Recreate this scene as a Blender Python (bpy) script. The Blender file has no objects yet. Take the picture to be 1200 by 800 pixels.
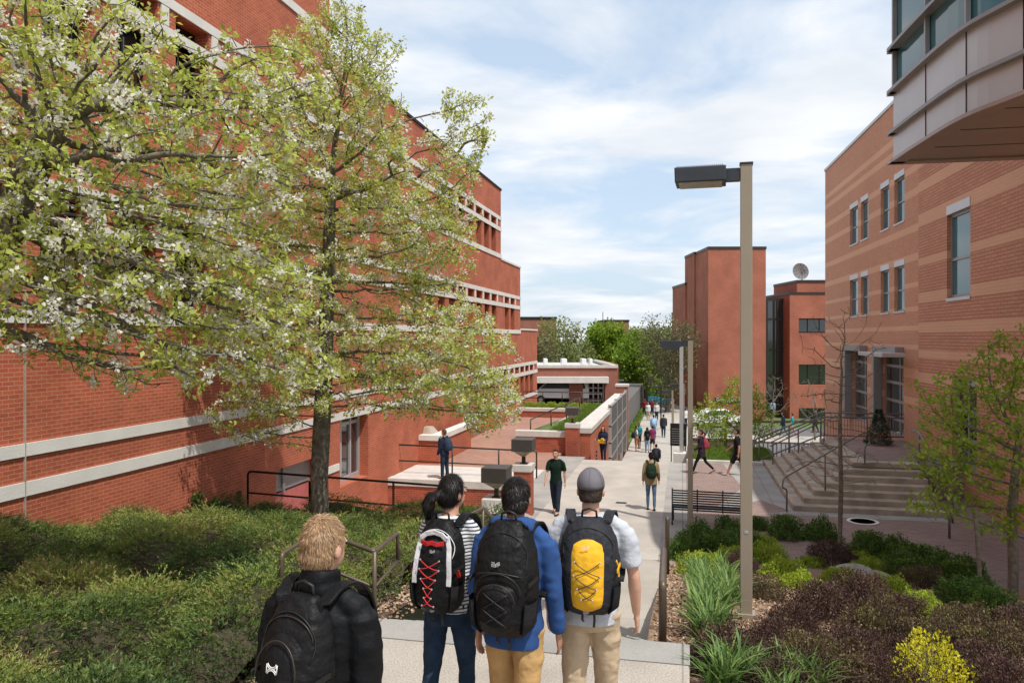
import bpy, bmesh, math, random
import numpy as np
from mathutils import Vector, Matrix, noise as mn
R = math.radians
random.seed(7)
rng = np.random.default_rng(7)
TH = math.atan(200/900.0)
CT, ST = math.cos(TH), math.sin(TH)
SC = bpy.context.scene
COL = SC.collection

# ------------------------------------------------------------------ camera
cd = bpy.data.cameras.new('camera'); cam = bpy.data.objects.new('camera', cd); COL.objects.link(cam)
cd.sensor_width = 36; cd.lens = 27; cd.clip_start = .05; cd.clip_end = 3000
cd.shift_y = -5/1200
cam.location = (0, 0, 2.5); cam.rotation_euler = (R(90), 0, TH)
SC.camera = cam

# ------------------------------------------------------------------ light
SUN_EL = R(62)
sdir = Vector((.80, -.60, 0)).normalized()*math.cos(SUN_EL) + Vector((0, 0, math.sin(SUN_EL)))
sl = bpy.data.lights.new('sun', 'SUN'); so = bpy.data.objects.new('sun', sl); COL.objects.link(so)
sl.energy = 3.6; sl.angle = R(.6); sl.color = (1, .955, .88)
so.rotation_euler = (-sdir).to_track_quat('-Z', 'Y').to_euler()
so.location = (20, -10, 40)
w = bpy.data.worlds.new('World'); SC.world = w; w.use_nodes = True
nt = w.node_tree; N = nt.nodes; L = nt.links
for n in list(N): N.remove(n)
def nn(nodes, t, **k):
    n = nodes.new(t)
    for a, b in k.items(): setattr(n, a, b)
    return n
out = nn(N, 'ShaderNodeOutputWorld'); bg = nn(N, 'ShaderNodeBackground')
sky = nn(N, 'ShaderNodeTexSky', sky_type='NISHITA', sun_disc=False, sun_elevation=SUN_EL, air_density=1.0, dust_density=1.6, ozone_density=1.2)
sky.sun_rotation = math.atan2(sdir.x, sdir.y)
tc = nn(N, 'ShaderNodeTexCoord'); sep = nn(N, 'ShaderNodeSeparateXYZ'); L.new(tc.outputs['Generated'], sep.inputs[0])
zm = nn(N, 'ShaderNodeMath', operation='MAXIMUM'); L.new(sep.outputs[2], zm.inputs[0]); zm.inputs[1].default_value = 0.0
za = nn(N, 'ShaderNodeMath', operation='ADD'); L.new(zm.outputs[0], za.inputs[0]); za.inputs[1].default_value = .16
dv = []
for i in (0, 1):
    d = nn(N, 'ShaderNodeMath', operation='DIVIDE'); L.new(sep.outputs[i], d.inputs[0]); L.new(za.outputs[0], d.inputs[1]); dv.append(d)
cmb = nn(N, 'ShaderNodeCombineXYZ'); L.new(dv[0].outputs[0], cmb.inputs[0]); L.new(dv[1].outputs[0], cmb.inputs[1])
mp = nn(N, 'ShaderNodeMapping'); L.new(cmb.outputs[0], mp.inputs[0]); mp.inputs['Scale'].default_value = (.75, 1.0, 1); mp.inputs['Location'].default_value = (3.35, 1.9, 0)
n1 = nn(N, 'ShaderNodeTexNoise'); n1.inputs['Scale'].default_value = 1.35; n1.inputs['Detail'].default_value = 9; n1.inputs['Roughness'].default_value = .56; n1.inputs['Distortion'].default_value = .35
n2 = nn(N, 'ShaderNodeTexNoise'); n2.inputs['Scale'].default_value = 3.1; n2.inputs['Detail'].default_value = 7; n2.inputs['Roughness'].default_value = .5
L.new(mp.outputs[0], n1.inputs['Vector']); L.new(mp.outputs[0], n2.inputs['Vector'])
cr = nn(N, 'ShaderNodeValToRGB'); L.new(n1.outputs['Fac'], cr.inputs[0])
cr.color_ramp.elements[0].position = .40; cr.color_ramp.elements[0].color = (.06, .06, .06, 1)
cr.color_ramp.elements[1].position = .56; cr.color_ramp.elements[1].color = (1, 1, 1, 1)
cc = nn(N, 'ShaderNodeValToRGB'); L.new(n2.outputs['Fac'], cc.inputs[0])
cc.color_ramp.elements[0].position = .34; cc.color_ramp.elements[0].color = (.655, .695, .75, 1)
cc.color_ramp.elements[1].position = .62; cc.color_ramp.elements[1].color = (.79, .81, .84, 1)
sm = nn(N, 'ShaderNodeMix', data_type='RGBA', blend_type='MULTIPLY'); sm.inputs[0].default_value = 1
L.new(sky.outputs[0], sm.inputs[6]); sm.inputs[7].default_value = (.125, .125, .125, 1)
pale = nn(N, 'ShaderNodeMix', data_type='RGBA'); pale.inputs[0].default_value = .62
L.new(sm.outputs[2], pale.inputs[6]); pale.inputs[7].default_value = (.56, .69, .84, 1)
mx = nn(N, 'ShaderNodeMix', data_type='RGBA'); L.new(cr.outputs[0], mx.inputs[0]); L.new(pale.outputs[2], mx.inputs[6]); L.new(cc.outputs[0], mx.inputs[7])
L.new(mx.outputs[2], bg.inputs[0]); bg.inputs[1].default_value = 1.08; L.new(bg.outputs[0], out.inputs[0])
SC.view_settings.view_transform = 'Standard'; SC.view_settings.look = 'None'; SC.view_settings.gamma = 1
SC.view_settings.exposure = 0.22
SC.render.engine = 'CYCLES'
try:
    SC.cycles.max_bounces = 6; SC.cycles.transparent_max_bounces = 6; SC.cycles.use_denoising = True
    SC.cycles.diffuse_bounces = 3
except Exception: pass

# ------------------------------------------------------------------ pixel -> place helpers (for measuring the photo)
def W(px, py, Z):
    X = (px-600)*Z/900
    return Vector((X*CT-Z*ST, X*ST+Z*CT, 2.5-(py-395)*Z/900))
def G(px, py, z):
    return W(px, py, (2.5-z)*900/(py-395))

# ------------------------------------------------------------------ mesh helpers
class MB:
    def __init__(s): s.v = []; s.f = []
    def add(s, vs, fs):
        o = len(s.v); s.v += [tuple(v) for v in vs]; s.f += [tuple(i+o for i in f) for f in fs]; return s
    def box(s, x0, x1, y0, y1, z0, z1):
        return s.add([(x0,y0,z0),(x1,y0,z0),(x1,y1,z0),(x0,y1,z0),(x0,y0,z1),(x1,y0,z1),(x1,y1,z1),(x0,y1,z1)],
                     [(0,3,2,1),(4,5,6,7),(0,1,5,4),(1,2,6,5),(2,3,7,6),(3,0,4,7)])
    def frus(s, c, a, b, z0, z1):
        x, y = c
        return s.add([(x-a,y-a,z0),(x+a,y-a,z0),(x+a,y+a,z0),(x-a,y+a,z0),(x-b,y-b,z1),(x+b,y-b,z1),(x+b,y+b,z1),(x-b,y+b,z1)],
                     [(0,3,2,1),(4,5,6,7),(0,1,5,4),(1,2,6,5),(2,3,7,6),(3,0,4,7)])
    def bar(s, a, b, w_, h_=None, up=(0,0,1)):
        a = Vector(a); b = Vector(b); d = (b-a)
        if d.length < 1e-6: return s
        d.normalize(); up = Vector(up)
        if abs(d.dot(up)) > .98: up = Vector((0,1,0)) if abs(d.y) < .9 else Vector((1,0,0))
        r = d.cross(up).normalized(); u = r.cross(d).normalized(); h_ = h_ or w_
        vs = [p + r*i*w_/2 + u*j*h_/2 for p in (a, b) for i, j in ((-1,-1),(1,-1),(1,1),(-1,1))]
        return s.add(vs, [(0,1,2,3),(7,6,5,4),(0,4,5,1),(1,5,6,2),(2,6,7,3),(3,7,4,0)])
    def tube(s, pts, r, n=8, cap=True, ell=None):
        pts = [Vector(p) for p in pts]; m = len(pts)
        if m < 2: return s
        rs = r if isinstance(r, (list, tuple)) else [r]*m
        t0 = (pts[1]-pts[0]).normalized()
        ref = Vector((0,0,1)) if abs(t0.z) < .9 else Vector((1,0,0))
        u = t0.cross(ref).normalized(); o = len(s.v)
        for i, p in enumerate(pts):
            t = ((pts[min(i+1,m-1)]-pts[i]).normalized() + (pts[i]-pts[max(i-1,0)]).normalized())
            t = t.normalized() if t.length > 1e-6 else t0
            u = (u - t*u.dot(t)); u = u.normalized() if u.length > 1e-6 else t.orthogonal().normalized()
            v = t.cross(u)
            for k in range(n):
                a = 2*math.pi*k/n
                e = ell if ell else (1, 1)
                s.v.append(tuple(p + u*math.cos(a)*rs[i]*e[0] + v*math.sin(a)*rs[i]*e[1]))
        for i in range(m-1):
            for k in range(n):
                a = o+i*n+k; b = o+i*n+(k+1) % n
                s.f.append((a, b, b+n, a+n))
        if cap:
            s.f.append(tuple(o+k for k in reversed(range(n)))); s.f.append(tuple(o+(m-1)*n+k for k in range(n)))
        return s
    def loft(s, secs, cap=True):
        o = len(s.v); n = len(secs[0])
        for sec in secs: s.v += [tuple(p) for p in sec]
        for i in range(len(secs)-1):
            for k in range(n):
                a = o+i*n+k; b = o+i*n+(k+1) % n
                s.f.append((a, b, b+n, a+n))
        if cap:
            s.f.append(tuple(o+k for k in reversed(range(n)))); s.f.append(tuple(o+(len(secs)-1)*n+k for k in range(n)))
        return s
    def prism(s, poly, z0, z1):
        n = len(poly); vs = [(p[0],p[1],z0) for p in poly]+[(p[0],p[1],z1) for p in poly]
        return s.add(vs, [tuple(reversed(range(n))), tuple(range(n, 2*n))]+[(i,(i+1)%n,(i+1)%n+n,i+n) for i in range(n)])
    def ell(s, c, rx, ry, rz, nu=14, nv=9, rot=None):
        c = Vector(c); secs = []
        for j in range(nv+1):
            ph = -math.pi/2 + math.pi*(j+.001 if j == 0 else (j-.001 if j == nv else j))/nv
            ring = []
            for k in range(nu):
                a = 2*math.pi*k/nu
                p = Vector((rx*math.cos(ph)*math.cos(a), ry*math.cos(ph)*math.sin(a), rz*math.sin(ph)))
                if rot: p = rot @ p
                ring.append(c+p)
            secs.append(ring)
        return s.loft(secs)
    def xf(s, M):
        s.v = [tuple(M @ Vector(v)) for v in s.v]; return s
    def mesh(s, name='m'):
        m = bpy.data.meshes.new(name); m.from_pydata(s.v, [], s.f); m.update(); return m
    def build(s, name, mat, parent=None, smooth=False, bevel=0, loc=None, auto=None):
        m = s.mesh(name); o = link(name, m, mat, parent)
        if smooth: m.polygons.foreach_set('use_smooth', [True]*len(m.polygons))
        if auto:
            m.polygons.foreach_set('use_smooth', [True]*len(m.polygons)); md = None
            try: m.set_sharp_from_angle(angle=R(auto))
            except Exception: pass
        if bevel:
            b = o.modifiers.new('bevel', 'BEVEL'); b.width = bevel; b.segments = 2; b.limit_method = 'ANGLE'
        if loc: o.location = loc
        return o
def link(name, m, mat, parent=None):
    o = bpy.data.objects.new(name, m); COL.objects.link(o)
    if mat: m.materials.clear(); m.materials.append(mat)
    if parent: o.parent = parent
    return o
def T(name, label, cat, loc=(0,0,0), rz=0, group=None):
    o = bpy.data.objects.new(name, None); COL.objects.link(o); o.empty_display_size = .1
    o.location = loc; o.rotation_euler = (0, 0, rz)
    return tag(o, label, cat, group)
def tag(o, label, cat, group=None, kind=None):
    o['label'] = label; o['category'] = cat
    if group: o['group'] = group
    if kind: o['kind'] = kind
    return o
def structure(name, mb, mat, label=None, **k):
    o = mb.build(name, mat, None, **k) if isinstance(mb, MB) else mb
    o['kind'] = 'structure'; o['label'] = label or name.replace('_', ' '); o['category'] = name.replace('_', ' ')
    return o
def copy_tree(o, parent=None):
    c = o.copy(); COL.objects.link(c)
    if parent: c.parent = parent
    for ch in list(o.children): copy_tree(ch, c)
    return c
def np_mesh(name, V, F, tint=None):
    m = bpy.data.meshes.new(name); V = np.asarray(V, dtype=np.float32); F = np.asarray(F, dtype=np.int32)
    m.vertices.add(len(V)); m.vertices.foreach_set('co', V.ravel())
    k = F.shape[1]; m.loops.add(F.size); m.loops.foreach_set('vertex_index', F.ravel())
    m.polygons.add(len(F)); m.polygons.foreach_set('loop_start', np.arange(0, F.size, k, dtype=np.int32))
    try: m.polygons.foreach_set('loop_total', np.full(len(F), k, dtype=np.int32))
    except Exception: pass
    m.update(calc_edges=True)
    if tint is not None:
        a = m.attributes.new('tint', 'FLOAT', 'FACE'); a.data.foreach_set('value', np.asarray(tint, dtype=np.float32))
    return m

# ------------------------------------------------------------------ materials
def newmat(name):
    m = bpy.data.materials.new(name); m.use_nodes = True
    return m, m.node_tree.nodes, m.node_tree.links, m.node_tree.nodes['Principled BSDF']
def mat(name, col, rough=.6, metal=0, var=.12, scale=6, bump=0, bscale=60, spec=.4, coat=0, sheen=0):
    m, N, L, b = newmat(name)
    b.inputs['Roughness'].default_value = rough; b.inputs['Metallic'].default_value = metal
    b.inputs['Specular IOR Level'].default_value = spec; b.inputs['Coat Weight'].default_value = coat
    if sheen: b.inputs['Sheen Weight'].default_value = sheen
    tc = nn(N, 'ShaderNodeTexCoord'); t = nn(N, 'ShaderNodeTexNoise'); t.inputs['Scale'].default_value = scale; t.inputs['Detail'].default_value = 6
    L.new(tc.outputs['Object'], t.inputs['Vector'])
    r = nn(N, 'ShaderNodeValToRGB'); L.new(t.outputs['Fac'], r.inputs[0])
    r.color_ramp.elements[0].position = .3; r.color_ramp.elements[1].position = .7
    r.color_ramp.elements[0].color = tuple(c*(1-var) for c in col)+(1,); r.color_ramp.elements[1].color = tuple(min(1, c*(1+var)) for c in col)+(1,)
    L.new(r.outputs[0], b.inputs['Base Color'])
    if bump:
        t2 = nn(N, 'ShaderNodeTexNoise'); t2.inputs['Scale'].default_value = bscale; t2.inputs['Detail'].default_value = 4
        L.new(tc.outputs['Object'], t2.inputs['Vector'])
        bp = nn(N, 'ShaderNodeBump'); bp.inputs['Strength'].default_value = bump; bp.inputs['Distance'].default_value = .02
        L.new(t2.outputs['Fac'], bp.inputs['Height']); L.new(bp.outputs[0], b.inputs['Normal'])
    return m
def wall_uv(N, L):
    tc = nn(N, 'ShaderNodeTexCoord'); s = nn(N, 'ShaderNodeSeparateXYZ'); L.new(tc.outputs['Object'], s.inputs[0])
    g = nn(N, 'ShaderNodeNewGeometry'); vt = nn(N, 'ShaderNodeVectorTransform', vector_type='NORMAL', convert_from='WORLD', convert_to='OBJECT'); L.new(g.outputs['True Normal'], vt.inputs[0])
    ns = nn(N, 'ShaderNodeSeparateXYZ'); L.new(vt.outputs[0], ns.inputs[0])
    ab = [nn(N, 'ShaderNodeMath', operation='ABSOLUTE') for _ in range(3)]
    gt = []
    for i in range(3):
        L.new(ns.outputs[i], ab[i].inputs[0]); q = nn(N, 'ShaderNodeMath', operation='GREATER_THAN'); q.inputs[1].default_value = .71; L.new(ab[i].outputs[0], q.inputs[0]); gt.append(q)
    mu = nn(N, 'ShaderNodeMix', data_type='FLOAT'); L.new(gt[0].outputs[0], mu.inputs[0]); L.new(s.outputs[0], mu.inputs[2]); L.new(s.outputs[1], mu.inputs[3])
    mv = nn(N, 'ShaderNodeMix', data_type='FLOAT'); L.new(gt[2].outputs[0], mv.inputs[0]); L.new(s.outputs[2], mv.inputs[2]); L.new(s.outputs[1], mv.inputs[3])
    c = nn(N, 'ShaderNodeCombineXYZ'); L.new(mu.outputs[0], c.inputs[0]); L.new(mv.outputs[0], c.inputs[1])
    return tc, s, c
def brick(name, c1, c2, mortar, bw=.207, bh=.0677, ms=.0055, bands=None, bandcol=None, groove=.35, flat=False, zmin=-8, zmax=14, off=.5, stain=.18, patch=.5, off2=None):
    m, N, L, b = newmat(name)
    tc, s, uv = wall_uv(N, L)
    t = nn(N, 'ShaderNodeTexBrick'); t.offset = off; t.inputs['Scale'].default_value = 1
    t.inputs['Brick Width'].default_value = bw; t.inputs['Row Height'].default_value = bh; t.inputs['Mortar Size'].default_value = ms; t.inputs['Mortar Smooth'].default_value = .3; t.inputs['Bias'].default_value = -.1
    L.new(uv.outputs[0], t.inputs['Vector'])
    t.inputs['Color1'].default_value = (*c1, 1); t.inputs['Color2'].default_value = (*c2, 1); t.inputs['Mortar'].default_value = (*mortar, 1)
    last = t.outputs['Color']
    if bands:
        mr = nn(N, 'ShaderNodeMapRange'); L.new(s.outputs[2], mr.inputs[0]); mr.inputs[1].default_value = zmin; mr.inputs[2].default_value = zmax
        r = nn(N, 'ShaderNodeValToRGB'); r.color_ramp.interpolation = 'CONSTANT'; L.new(mr.outputs[0], r.inputs[0])
        els = r.color_ramp.elements; els[0].position = 0; els[0].color = (0,0,0,1); els[1].position = 1; els[1].color = (0,0,0,1)
        for a, b2 in sorted(bands):
            e = els.new((a-zmin)/(zmax-zmin)); e.color = (1,1,1,1); e = els.new((b2-zmin)/(zmax-zmin)); e.color = (0,0,0,1)
        mb_ = nn(N, 'ShaderNodeMix', data_type='RGBA'); L.new(r.outputs[0], mb_.inputs[0]); L.new(last, mb_.inputs[6])
        mt = nn(N, 'ShaderNodeMix', data_type='RGBA', blend_type='MIX'); mt.inputs[0].default_value = .82; L.new(last, mt.inputs[6]); mt.inputs[7].default_value = (*bandcol, 1)
        L.new(mt.outputs[2], mb_.inputs[7]); last = mb_.outputs[2]
    nz = nn(N, 'ShaderNodeTexNoise'); nz.inputs['Scale'].default_value = patch; nz.inputs['Detail'].default_value = 8; L.new(tc.outputs['Object'], nz.inputs['Vector'])
    r2 = nn(N, 'ShaderNodeValToRGB'); L.new(nz.outputs['Fac'], r2.inputs[0]); r2.color_ramp.elements[0].position = .3; r2.color_ramp.elements[1].position = .7
    r2.color_ramp.elements[0].color = (1-stain,)*3+(1,); r2.color_ramp.elements[1].color = (1.0,)*3+(1,)
    mm = nn(N, 'ShaderNodeMix', data_type='RGBA', blend_type='MULTIPLY'); mm.inputs[0].default_value = 1; L.new(last, mm.inputs[6]); L.new(r2.outputs[0], mm.inputs[7])
    L.new(mm.outputs[2], b.inputs['Base Color'])
    b.inputs['Roughness'].default_value = .85; b.inputs['Specular IOR Level'].default_value = .25
    bp = nn(N, 'ShaderNodeBump'); bp.invert = True; bp.inputs['Strength'].default_value = groove; bp.inputs['Distance'].default_value = .01
    L.new(t.outputs['Fac'], bp.inputs['Height']); L.new(bp.outputs[0], b.inputs['Normal'])
    return m
def leafmat(name, stops, rough=.5, trans=.35):
    m, N, L, b = newmat(name)
    a = nn(N, 'ShaderNodeAttribute', attribute_name='tint'); r = nn(N, 'ShaderNodeValToRGB'); L.new(a.outputs['Fac'], r.inputs[0])
    els = r.color_ramp.elements
    for i, (p, c) in enumerate(stops):
        e = els[i] if i < 2 else els.new(p)
        e.position = p; e.color = (*c, 1)
    L.new(r.outputs[0], b.inputs['Base Color']); b.inputs['Roughness'].default_value = rough; b.inputs['Specular IOR Level'].default_value = .3
    tr = nn(N, 'ShaderNodeBsdfTranslucent'); L.new(r.outputs[0], tr.inputs[0])
    mx = nn(N, 'ShaderNodeMixShader'); mx.inputs[0].default_value = trans; L.new(b.outputs[0], mx.inputs[1]); L.new(tr.outputs[0], mx.inputs[2])
    L.new(mx.outputs[0], N['Material Output'].inputs[0])
    return m
def glassy(name, col=(.02,.03,.035), rough=.05):
    m = mat(name, col, rough, 0, .25, .35, spec=.9, coat=.6); return m
M = {}
M['brickL'] = brick('red brick', (.50,.128,.064), (.40,.095,.050), (.60,.29,.19), stain=.30, patch=.9)
M['brickT'] = brick('tower brick', (.45,.145,.092), (.38,.118,.072), (.46,.24,.17), stain=.28)
M['brickM'] = brick('rose brick', (.34,.125,.085), (.28,.10,.07), (.38,.22,.17))
M['brickW'] = brick('garden wall brick', (.45,.105,.055), (.33,.075,.045), (.50,.25,.18), stain=.3, patch=1.5)
ZB = lambda L_: [(a+2.5, b+2.5) for a, b in L_]
farb = ZB([(7.44,7.66),(6.9,7.2),(5.9,6.15),(5.0,5.25),(3.75,4.0),(2.67,2.94),(1.72,1.9),(.85,1.1),(.17,.4),(-.5,-.3),(-1.5,-1.2),(-2.5,-2.2)])
nearb = ZB([(6.8,7.2),(5.9,6.25),(5.0,5.32),(3.85,4.2),(2.43,2.7),(1.15,1.5),(.1,.45),(-.75,-.5),(-1.6,-1.3)])
M['brickR'] = brick('banded brick', (.60,.295,.185), (.52,.25,.155), (.60,.37,.26), bands=farb, bandcol=(.74,.44,.285), stain=.06)
M['brickR2'] = brick('banded ribbed brick', (.61,.30,.19), (.54,.255,.16), (.36,.175,.115), bw=.41, bh=.1015, ms=.012, bands=nearb, bandcol=(.74,.44,.285), stain=.08, groove=.8)
M['conc'] = mat('concrete trim', (.56,.53,.49), .85, 0, .10, 2.5, .3, 40)
M['concL'] = mat('white precast band', (.66,.63,.585), .8, 0, .07, 1.5, .2, 30)
M['concD'] = mat('weathered concrete', (.37,.31,.245), .9, 0, .28, 2.2, .4, 25)
M['mulchg'] = mat('gravel mulch ground', (.26,.17,.11), .95, 0, .55, 38, .9, 60)
M['soil'] = mat('dark soil', (.085,.06,.042), .95, 0, .5, 14, .9, 40)
M['lawn'] = mat('far lawn', (.10,.14,.045), .95, 0, .35, 3, .6, 30)
M['asph'] = mat('asphalt', (.13,.125,.12), .92, 0, .12, 8, .3, 90)
M['bronze'] = mat('dark bronze metal', (.055,.045,.038), .45, .5, .1)
M['black'] = mat('black metal', (.022,.022,.022), .45, .3, .1)
M['taupe'] = mat('taupe painted steel', (.33,.27,.205), .45, .1, .04, 3)
M['brownrail'] = mat('brown painted rail', (.115,.085,.062), .42, .3, .12)
M['grayrail'] = mat('gray painted rail', (.19,.18,.17), .45, .4, .12)
M['lampdark'] = mat('charcoal lamp housing', (.045,.05,.06), .5, .2, .08)
M['lamplens'] = mat('lamp lens', (.30,.26,.19), .25, 0, .3, 14)
M['alum'] = mat('aluminium panel', (.50,.49,.49), .38, .35, .04, 1)
M['alumd'] = mat('gray window frame', (.30,.29,.29), .45, .3, .06)
M['soffit'] = mat('bronze soffit', (.36,.29,.25), .4, .4, .08, 1.2)
M['glass'] = glassy('dark window glass'); M['glassb'] = mat('blue green glass', (.05,.15,.175), .06, 0, .2, .4, spec=.55)
M['dark'] = mat('dark recess', (.02,.018,.016), .9)
M['pink'] = mat('rose painted metal', (.46,.13,.12), .5)
M['white'] = mat('white paint', (.75,.75,.74), .35, 0, .03, 2, coat=.5)
M['roofw'] = mat('pale flat roof', (.50,.49,.46), .9, 0, .12, .8)
M['bark'] = mat('grey bark', (.15,.125,.098), .95, 0, .45, 9, 1.0, 24)
M['barkp'] = mat('pale bark', (.20,.165,.125), .95, 0, .35, 12, .8, 40)
M['leafp'] = leafmat('pear leaf', [(0,(.30,.32,.06)),(1,(.68,.73,.20)),(.5,(.50,.56,.12))], trans=.55)
M['bloom'] = leafmat('pear blossom', [(0,(.72,.66,.52)),(1,(.92,.91,.85)),(.4,(.86,.84,.74))], trans=.45)
M['leafy'] = leafmat('young leaf', [(0,(.20,.30,.025)),(1,(.42,.50,.06)),(.5,(.29,.40,.035))], trans=.45)
M['leafo'] = leafmat('olive spring leaf', [(0,(.17,.19,.05)),(1,(.33,.35,.12)),(.5,(.24,.265,.08))], trans=.4)
M['leafd'] = leafmat('brown bud twig leaf', [(0,(.10,.10,.04)),(1,(.20,.19,.09)),(.5,(.15,.15,.06))], trans=.3)
M['leafg'] = leafmat('bright maple leaf', [(0,(.13,.22,.02)),(1,(.33,.45,.05)),(.5,(.22,.33,.03))], trans=.45)
M['barb2'] = leafmat('barberry olive', [(0,(.06,.034,.026)),(1,(.22,.19,.07)),(.5,(.11,.066,.042)),(.85,(.17,.15,.05))], trans=.25)
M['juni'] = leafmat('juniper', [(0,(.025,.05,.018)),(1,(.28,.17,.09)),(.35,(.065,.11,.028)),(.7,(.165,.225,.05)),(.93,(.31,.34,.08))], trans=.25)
M['box'] = leafmat('boxwood', [(0,(.045,.10,.018)),(1,(.20,.31,.05)),(.5,(.095,.17,.03))], trans=.3)
M['lime'] = leafmat('lime spirea', [(0,(.20,.28,.02)),(1,(.50,.58,.07)),(.5,(.34,.43,.04))], trans=.35)
M['barb'] = leafmat('barberry', [(0,(.05,.022,.026)),(1,(.20,.10,.08)),(.5,(.095,.042,.042)),(.92,(.16,.13,.06))], trans=.25)
M['fors'] = leafmat('forsythia', [(0,(.40,.42,.02)),(1,(.80,.70,.04)),(.5,(.62,.58,.03))], trans=.35)
M['blade'] = leafmat('daylily blade', [(0,(.07,.14,.035)),(1,(.26,.36,.10)),(.5,(.13,.23,.06))], trans=.35)
M['grass'] = leafmat('grass', [(0,(.09,.16,.02)),(1,(.24,.34,.06)),(.5,(.15,.24,.035))], trans=.3)
M['mulch'] = leafmat('wood chips', [(0,(.15,.085,.05)),(1,(.52,.38,.26)),(.5,(.33,.21,.13))], trans=0)
M['pine'] = leafmat('pine needles', [(0,(.02,.045,.02)),(1,(.06,.10,.05)),(.5,(.035,.07,.03))], trans=.1)
# ================================================================== pavements, ground
def paving(name, c1, c2, mortar, bw, bh, ms, off=.5, stain=.15, patch=.4, speck=0):
    m = brick(name, c1, c2, mortar, bw=bw, bh=bh, ms=ms, off=off, stain=stain, patch=patch, groove=.25)
    if speck:
        N = m.node_tree.nodes; L = m.node_tree.links; b = N['Principled BSDF']
        src = b.inputs['Base Color'].links[0].from_socket
        tc = nn(N, 'ShaderNodeTexCoord'); v = nn(N, 'ShaderNodeTexNoise'); v.inputs['Scale'].default_value = 70; v.inputs['Detail'].default_value = 3; L.new(tc.outputs['Object'], v.inputs['Vector'])
        r = nn(N, 'ShaderNodeValToRGB'); L.new(v.outputs['Fac'], r.inputs[0]); r.color_ramp.elements[0].position = .36; r.color_ramp.elements[0].color = (1-speck,)*3+(1,); r.color_ramp.elements[1].position = .58; r.color_ramp.elements[1].color = (1,1,1,1)
        mm = nn(N, 'ShaderNodeMix', data_type='RGBA', blend_type='MULTIPLY'); mm.inputs[0].default_value = 1; L.new(src, mm.inputs[6]); L.new(r.outputs[0], mm.inputs[7]); L.new(mm.outputs[2], b.inputs['Base Color'])
    return m
M['walk'] = paving('aggregate walkway', (.52,.475,.42), (.49,.45,.40), (.30,.27,.24), 4.2, 3.05, .010, 0, .24, 1.1, .22)
M['landing'] = paving('pebbled landing', (.50,.45,.39), (.48,.43,.375), (.36,.32,.28), 9.2, 3.4, .009, 0, .24, 1.3, .36)
M['strip'] = paving('gray concrete strip', (.40,.38,.355), (.37,.355,.33), (.18,.17,.16), 1.3, 1.5, .01, 0, .26, 1.2, .14)
M['pave'] = paving('red clay pavers', (.40,.225,.165), (.31,.165,.125), (.34,.24,.19), .205, .105, .006, .5, .16, .5)
M['pavR'] = paving('mauve clay pavers', (.30,.205,.175), (.22,.15,.135), (.32,.27,.24), .21, .105, .008, .5, .22, .35)
g = MB(); n_ = 24
for rr in [(0, 0)]:
    pass
S_ = 1500; g.add([(-S_,-S_,-6.2),(S_,-S_,-6.2),(S_,S_,-6.2),(-S_,S_,-6.2)], [(0,1,2,3)])
structure('ground', g, M['lawn'], 'flat grass ground reaching the horizon')
structure('upper_landing', MB().box(-2.85, .05, -6, 6.4, -1.6, 0), M['landing'], 'pale pebbled concrete landing in the foreground', bevel=.015)
structure('landing_nosing', MB().box(-2.855, .055, 6.0, 6.405, -.1, .005), M['strip'], 'concrete edge band of the landing')
def flight(x0, x1, y0, y1, z0, z1, n, label):
    m = MB()
    for i in range(n-1):
        ya = y0+(y1-y0)*i/(n-1); yb = y0+(y1-y0)*(i+1)/(n-1); zt = z0+(z1-z0)*(i+1)/n
        m.box(x0, x1, ya+.002, yb+.001, zt-.5, zt)
    return structure('steps', m, M['strip'], label)
flight(-2.85, .05, 6.4, 9.2, 0, -1.2, 8, 'concrete steps down from the foreground landing')
structure('middle_landing', MB().box(-3.3, -.33, 9.2, 13.0, -2.6, -1.2), M['landing'], 'middle concrete landing between the two flights', bevel=.015)
flight(-3.9, -.33, 13.0, 15.9, -1.2, -2.4, 8, 'concrete steps down to the main walkway')
structure('main_walkway', MB().box(-3.9, -.53, 15.9, 30.7, -3.6, -2.4), M['walk'], 'wide pale concrete walkway between the brick buildings')
flight(-3.6, -.5, 30.7, 37.5, -2.4, -5.3, 17, 'concrete steps down to the lower walkway')
structure('lower_walkway', MB().box(-3.75, 1.2, 37.5, 92, -6.15, -5.3), M['walk'], 'pale lower walkway leading to the trees')
structure('cross_walkway', MB().box(1.2, 40, 52, 64, -6.15, -5.296), M['walk'], 'sunlit cross walkway toward the far building')
structure('road', MB().box(1.2, 60, 64.1, 71, -6.15, -5.42), M['asph'], 'road in front of the far brick building')
structure('strip_right', MB().box(-.53, .12, 15.9, 30.7, -3.6, -2.404), M['strip'], 'gray concrete strip beside the walkway')
structure('strip_left', MB().box(-5.0, -3.9, 15.9, 31.4, -3.6, -2.404), M['strip'], 'concrete strip at the left of the walkway')
structure('left_brick_plaza', MB().box(-13, -5.0, 28.0, 46.6, -4.6, -2.402), M['pave'], 'red clay brick plaza by the left building')
structure('plaza_edge_walk', MB().box(-13, -5.0, 25.5, 28.0, -4.6, -2.398), M['conc'], 'white concrete walk along the plaza edge')
structure('right_brick_plaza', MB().prism([(.12,15.2),(3.0,17.4),(5.4,15.6),(5.7,12),(6.2,8),(12,8),(12,34),(.12,30.7)], -3.6, -2.4), M['pavR'], 'mauve brick plaza below the right building')
structure('plaza_inlay', MB().prism([(.75,22.3),(2.3,24.2),(3.0,22.85),(2.2,22.35),(6.9,22.35),(6.9,22.87),(3.04,22.88),(3.03,31),(1.5,31),(1.9,26)], -2.5, -2.396), M['strip'], 'pale concrete inlay along the foot of the steps')
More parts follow.
